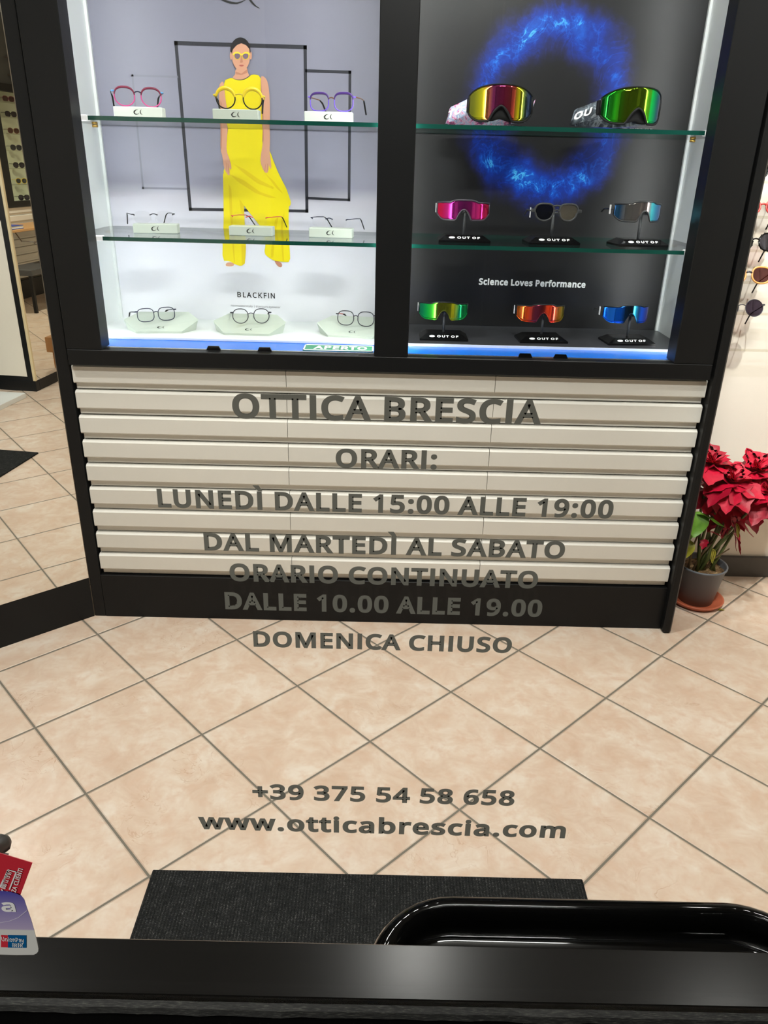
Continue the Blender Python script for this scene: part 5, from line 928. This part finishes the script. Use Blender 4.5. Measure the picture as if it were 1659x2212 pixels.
for (px, py), Y, L, n in HEADS:
    c = FY(px, py, Y) - P0; mb = MB(); a0 = random.random() * 6
    tilt = Vector((0, -0.55, 0.85)).normalized(); e1 = Vector((1, 0, 0)); e2 = tilt.cross(e1)
    for i in range(n):
        a = a0 + 2 * math.pi * i / n + random.uniform(-0.15, 0.15); el = random.uniform(-0.25, 0.35) if i % 2 else random.uniform(0.15, 0.6)
        d = e1 * math.cos(a) + e2 * math.sin(a) + tilt * el
        leafmesh(mb, c, d, L * random.uniform(0.7, 1.05), L * 0.36, random.uniform(0.1, 0.45), 0.22, True, i % 2, random.uniform(-0.3, 0.3))
    for i in range(5):
        a = a0 + 1.25 * i; d = e1 * math.cos(a) + e2 * math.sin(a) + tilt * 1.6; leafmesh(mb, c + tilt * 0.005, d, L * 0.42, L * 0.13, -0.1, 0.2, False, 0)
    mb.build('flower_head', [M['bract'], M['bract2']], pt)
    b = Vector((random.uniform(-0.03, 0.04), random.uniform(-0.03, 0.03), 0.125)); mid = (b + c) / 2 + Vector((random.uniform(-0.02, 0.02), 0, 0.03))
    MB().tube([b, b * 0.6 + mid * 0.4, mid, mid * 0.45 + c * 0.55, c], [0.006, 0.0055, 0.005, 0.0045, 0.004], k=8).build('stem', M['stem'], pt)
for pts, mi in (([((1598, 1140), 0.16), ((1592, 1170), 0.18)], 0), ([((1600, 1180), 0.17)], 0)):
    pass
mb = MB()
for (px, py), Y, d, L, w in (((1578, 1112), 0.15, (0.55, -0.3, -0.9), 0.085, 0.026), ((1590, 1128), 0.14, (0.9, -0.2, -0.45), 0.075, 0.022), ((1583, 1150), 0.17, (0.35, -0.3, -0.9), 0.06, 0.02), ((1588, 1158), 0.15, (0.5, -0.2, -0.9), 0.065, 0.017), ((1552, 1115), 0.18, (-0.5, -0.3, -0.5), 0.06, 0.018), ((1570, 1130), 0.18, (-0.2, -0.2, -0.9), 0.05, 0.016), ((1528, 1150), 0.13, (0.75, -0.3, 0.05), 0.055, 0.019), ((1525, 1165), 0.12, (-0.4, -0.5, -0.6), 0.035, 0.014)):
    leafmesh(mb, FY(px, py, Y) - P0, d, L, w, 0.2, 0.2, True, 0, random.uniform(-0.4, 0.4))
mb.build('hanging_bracts', M['bract2'], pt)
mb = MB()
for (px, py), Y, d, L, w in (((1500, 1110), 0.13, (0.75, -0.45, -0.05), 0.105, 0.038), ((1512, 1105), 0.12, (-0.3, -0.6, -0.75), 0.085, 0.036), ((1490, 1120), 0.14, (-0.1, -0.5, -0.8), 0.075, 0.03)):
    leafmesh(mb, FY(px, py, Y) - P0, d, L, w, 0.15, 0.12, False, 0, 0.3)
tag(mb.build('leaf_cluster', M['leaf'], pt), 'broad green leaves')
mb = MB()
for (px, py), Y, d, L, w in (((1490, 1165), 0.12, (-0.3, -0.4, -0.75), 0.07, 0.026), ((1540, 1185), 0.13, (0.05, -0.3, -0.9), 0.05, 0.011), ((1590, 1130), 0.13, (0.2, -0.4, -0.8), 0.05, 0.012)):
    leafmesh(mb, FY(px, py, Y) - P0, d, L, w, 0.1, 0.15, False, 0, 0.2)
tag(mb.build('leaf_cluster', M['leaf_yellow'], pt), 'yellowing leaves')
for a, b, r in (((1488, 1225), (1514, 1140), 0.004), ((1510, 1215), (1530, 1120), 0.006), ((1520, 1220), (1570, 1120), 0.005), ((1515, 1215), (1582, 1150), 0.0055), ((1500, 1210), (1545, 1165), 0.0045), ((1522, 1212), (1576, 1185), 0.003)):
    A = FY(*a, 0.17) - P0; B = FY(*b, 0.17) - P0; A.z = min(A.z, 0.13) if A.z > 0.11 else 0.12
    MB().tube([A, A * 0.5 + B * 0.5 + Vector((-0.008, 0, 0.006)), B], [r, r * 0.9, r * 0.7], k=8).build('stem', M['stem'] if r > 0.0045 else M['stem_brown'], pt)
for px, py, lab in ((1558, 1318, 'yellow fallen leaf on the grout line in front of the flowerpot'), (1486, 1315, 'small brown fallen leaf beside the foot of the showcase')):
    c = FZ(px, py, 0.003); mb = MB(); leafmesh(mb, (c.x - 0.012, c.y, 0.003), (1, 0.1, 0.05), 0.026, 0.006, 0.05, 0.4)
    o = mb.build('fallen_leaf', M['leaf_yellow'], None, (c.x, c.y, 0.001)); tag(o, lab, 'leaf')

# ------------------------------------------------------------------ doormat
dm = thing('doormat', 'dark speckled ribbed doormat on the tiles inside the door', 'doormat', (-0.02, -1.4, 0))
x0, x1 = FZ(330, 1878, 0.008).x, FZ(1258, 1897, 0.008).x
MB().bevbox((x0, -1.80, 0.0), (x1, -1.045, 0.008), 0.002).build('pile', M['carpet'], dm, dm.location)

# ------------------------------------------------------------------ glass entrance door with mid rail, pull and vinyl lettering
YG = -1.90; ZR = 0.876
door = struct(thing('door_1', 'glass entrance door with a black middle rail', 'door', (0, YG, 0)))
def dp(mb, name, m): return mb.build(name, m, door, door.location)
dp(MB().box((-0.46, YG - 0.003, ZR), (0.46, YG + 0.003, 2.25)), 'glass_pane', M['glass'])
dp(MB().bevbox((-0.47, YG + 0.003, ZR - 0.10), (0.47, YG + 0.05, ZR - 0.0005), 0.0015), 'middle_rail', M['satin'])
dp(MB().bevbox((-0.47, YG - 0.05, ZR - 0.10), (0.47, YG - 0.003, ZR - 0.004), 0.003), 'middle_rail', mat('outer_black', rgb(7, 7, 7), 0.7, spec=0.0))
gk = MB(); n = 60; V = []; rnd = random.Random(3)
for i in range(n + 1):
    x = -0.46 + 0.92 * i / n; h = rnd.uniform(-0.0004, 0.0004)
    V += [(x, YG - 0.003, ZR - 0.004), (x, YG - 0.003, ZR + 0.003 + h), (x, YG - 0.0075 + h, ZR + 0.001), (x, YG - 0.0095 + h * 2, ZR - 0.0035)]
gk.add(V, [[i * 4 + j, i * 4 + j + 1, i * 4 + 5 + j, i * 4 + 4 + j] for i in range(n) for j in range(3)])
dp(gk, 'gasket', M['gasket'])
dp(MB().box((-0.47, YG - 0.02, 0.02), (0.47, YG + 0.02, 0.14)), 'bottom_rail', M['black'])
dp(MB().box((-0.44, YG - 0.003, 0.14), (0.44, YG + 0.003, ZR - 0.1)), 'lower_pane', M['glass'])
for s_ in (-1, 1): dp(MB().box((s_ * 0.465 - 0.02, YG - 0.02, 0.02), (s_ * 0.465 + 0.02, YG + 0.02, 2.25)), 'stile', M['black'])
# glossy pull: a dished tray with a rolled rim, on the inside of the middle rail
ZH = 0.822; xa, xb = -0.004, 0.384; yi, yo = YG + 0.05, FZ(1250, 1954, ZH).y - 0.011; rc = 0.068
hp = []
for i in range(11): a = math.pi - (math.pi / 2) * i / 10; hp.append((xa + rc + rc * math.cos(a), yo - rc + rc * math.sin(a)))
for i in range(11): a = math.pi / 2 - (math.pi / 2) * i / 10; hp.append((xb - rc + rc * math.cos(a), yo - rc + rc * math.sin(a)))
hp = [(xa, yi)] + hp + [(xb, yi)]
dh = thing('door_pull', 'glossy black dished pull on the inside of the door rail', 'door handle', ((xa + xb) / 2, yi, ZH))
MB().tube([(x, y, ZH) for x, y in hp], 0.0115, k=14, flat=1.3).build('rim', M['pull'], dh, dh.location)
inner = []
for f, dz in ((1.0, 0.0), (0.94, -0.006), (0.82, -0.012), (0.6, -0.015)):
    cx, cy = (xa + xb) / 2, yi
    inner.append([(cx + (x - cx) * (1 - (1 - f) * 0.35), cy + (y - cy) * f, ZH - 0.002 + dz) for x, y in hp])
mb = MB(); n = len(hp)
for r_ in inner: mb.v += [Vector(p) for p in r_]
for i in range(len(inner) - 1):
    for j in range(n - 1): mb.f.append([i * n + j, i * n + j + 1, (i + 1) * n + j + 1, (i + 1) * n + j]); mb.m.append(0); mb.s.append(True)
mb.f.append([(len(inner) - 1) * n + j for j in range(n)]); mb.m.append(0); mb.s.append(False)
mb.build('dish', M['pull'], dh, dh.location)
# lever at the left edge of the view
lv = thing('door_lever', 'dark grey lever handle end behind the red sticker', 'door handle', (-0.372, -1.765, 0.86))
A, B = FZ(20, 1812, 0.868), FZ(-75, 1875, 0.868)
MB().tube([A * 1.0, A * 0.9 + B * 0.1, A * 0.5 + B * 0.5, B], [0.004, 0.0085, 0.0095, 0.0095], k=14).build('lever', mat('dark_rubber', rgb(36, 38, 36), 0.4), lv, lv.location)
C_ = A * 0.8 + B * 0.2; MB().tube([C_ + Vector((0.002, -0.004, -0.006)), C_ + Vector((0, -0.03, -0.028)), Vector((C_.x, YG + 0.05, ZR - 0.03))], 0.006, k=12).build('neck', M['dark_grey'], lv, lv.location)

YT = YG - 0.0036
LINES = [('OTTICA BRESCIA', (503, 903.5), (1169, 918.5), 54, 'largest grey vinyl line on the door, the shop name heading'),
         ('ORARI:', (725, 1010), (943, 1014), 41, 'short grey vinyl line reading ORARI, below the heading'),
         ('LUNEDÌ DALLE 15:00 ALLE 19:00', (342, 1096), (1322, 1120.5), 40, 'widest grey vinyl line of opening hours, for Monday'),
         ('DAL MARTEDÌ AL SABATO', (442, 1189), (1218, 1207.5), 38, 'grey vinyl line reading DAL MARTEDI AL SABATO'),
         ('ORARIO CONTINUATO', (497, 1255), (1160, 1271.5), 38, 'grey vinyl line reading ORARIO CONTINUATO, across the showcase foot'),
         ('DALLE 10.00 ALLE 19.00', (487, 1316), (1169, 1333), 37, 'grey vinyl line reading DALLE 10.00 ALLE 19.00, over the black plinth'),
         ('DOMENICA CHIUSO', (548, 1397), (1104, 1411), 34, 'grey vinyl line reading DOMENICA CHIUSO, over the tiles'),
         ('+39 375 54 58 658', (546, 1726), (1110, 1741), 33, 'grey vinyl telephone number over the tiles'),
         ('www.otticabrescia.com', (430, 1791), (1220, 1811), 34, 'grey vinyl web address, lowest line of lettering')]
for txt, a, b, capx, lab in LINES:
    A, B = FY(*a, YT), FY(*b, YT); mid = ((a[0] + b[0]) / 2, (a[1] + b[1]) / 2)
    cap = (FY(mid[0], mid[1] - capx, YT) - FY(*mid, YT)).z
    mb = MB(); u = (B - A).normalized(); text_on(mb, txt, A, u, (0, 0, 1), (B - A).length, cap, 0.031, 0, 1.0)
    o = mb.build('vinyl_lettering', M['vinyl'], None, tuple((A + B) / 2)); tag(o, lab, 'lettering', 'vinyl lettering lines on the door glass')
# stickers
def sticker(name, lab, pts, Y, m):
    P = [FY(*p, Y) for p in pts]; c = sum(P, Vector()) / len(P)
    t = thing(name, lab, 'sticker', tuple(c)); MB().prism(P, (0, 0.0004, 0)).build('film', m, t, t.location); return t
st = sticker('service_sticker', 'red tilted customer service sticker with white telephone box', [(-60, 1822), (0, 1843), (70, 1864), (36, 1955), (-20, 2020), (-95, 1990)], YT, mat('sticker_red', rgb(208, 44, 60), 0.4))
mk = MB(); A, B = FY(27, 1950, YT - 0.0004), FY(50, 1877, YT - 0.0004); u = (B - A).normalized(); nn = Vector((-u.z, 0, u.x))
text_on(mk, 'STENZA CLIENTI', A - u * 0.001, u, nn, (B - A).length * 1.02, 0.0031, 0.02)
A2, B2 = FY(11, 1921, YT - 0.0004), FY(26, 1884, YT - 0.0004)
text_on(mk, '800 12 19 07', A2, (B2 - A2).normalized(), nn, (B2 - A2).length, 0.0034, 0.03)
def ln(p, q_, w):
    P, Q = FY(*p, YT - 0.0004), FY(*q_, YT - 0.0004); t_ = (Q - P).normalized(); n_ = Vector((-t_.z, 0, t_.x)) * w / 2; mk.add([P - n_, Q - n_, Q + n_, P + n_], [(0, 1, 2, 3)])
for a, b in (((9, 1898), (17, 1879)), ((17, 1879), (35, 1884)), ((35, 1884), (20, 1922)), ((0, 1916), (8, 1899)), ((3, 1921), (6, 1926)), ((6, 1926), (17, 1926))): ln(a, b, 0.0009)
mk.build('lettering', M['white_ink'], st, st.location)
pm_ = mat('payment_sticker_print', (1, 1, 1, 1), 0.4); q = N(pm_); X = q.xyz(q.obj())
st = sticker('payment_sticker', 'lilac and white payment card sticker, lowest at the left edge', sm([(-70, 1926), (0, 1924), (30, 1928), (50, 1937), (58, 1962), (70, 1995), (83, 2048), (82, 2058), (70, 2064), (-70, 2060)], 1), YT - 0.0006, pm_)
zt, zm, zb = FY(30, 1926, YT).z - st.location.z, FY(30, 2006.5, YT).z - st.location.z, FY(30, 2064, YT).z - st.location.z
f = q.math('DIVIDE', q.math('SUBTRACT', X[2], zb), zt - zb); fm = (zm - zb) / (zt - zb)
q.put(q.b.inputs['Base Color'], q.ramp(f, [(0, rgb(222, 222, 218)), (fm - 0.01, rgb(222, 222, 218)), (fm + 0.01, rgb(186, 172, 206)), (1, rgb(84, 78, 170))]))
mk = MB(); YS = YT - 0.00075
def quad(x0, y0, x1, y1, mi, Y=YS): mk.poly([FY(x0, y0, Y), FY(x1, y0 + 0.6, Y), FY(x1, y1 + 0.6, Y), FY(x0, y1, Y)], mi)
quad(2, 2020, 17, 2046, 0); quad(17, 2020, 57, 2047, 1)
word(mk, 'UnionPay', (4.5, 2033), (53, 2036), 9, YS - 0.00012, 0.01, 2)
for k_ in range(2):
    x_ = 26 + k_ * 12
    for a_, b_ in (((x_, 2038.5), (x_ + 4, 2038.5)), ((x_ + 2, 2037), (x_ + 2, 2046)), ((x_, 2042), (x_ + 4, 2042)), ((x_ + 6, 2038.5), (x_ + 10, 2039)), ((x_ + 6, 2042), (x_ + 10, 2042)), ((x_ + 6, 2038), (x_ + 6, 2046)), ((x_ + 10, 2038.5), (x_ + 10, 2042)), ((x_ + 7, 2042), (x_ + 11, 2046))): brush([a_, b_], [0.0005, 0.0005], mk, YS - 0.00012, 2)
word(mk, 'ia', (-12, 1969), (35, 1970), 26, YS, 0.03, 2)
brush([(-30, 1985), (0, 1993), (20, 1990), (40, 1982), (58, 1967)], [0.0006] * 5, mk, YS, 3)
mk.build('printed_logos', [mat('logo_red', rgb(214, 50, 66), 0.4), mat('logo_blue', rgb(0, 92, 150), 0.4), M['white_ink'], mat('logo_lilac', rgb(206, 198, 222), 0.4)], st, st.location)
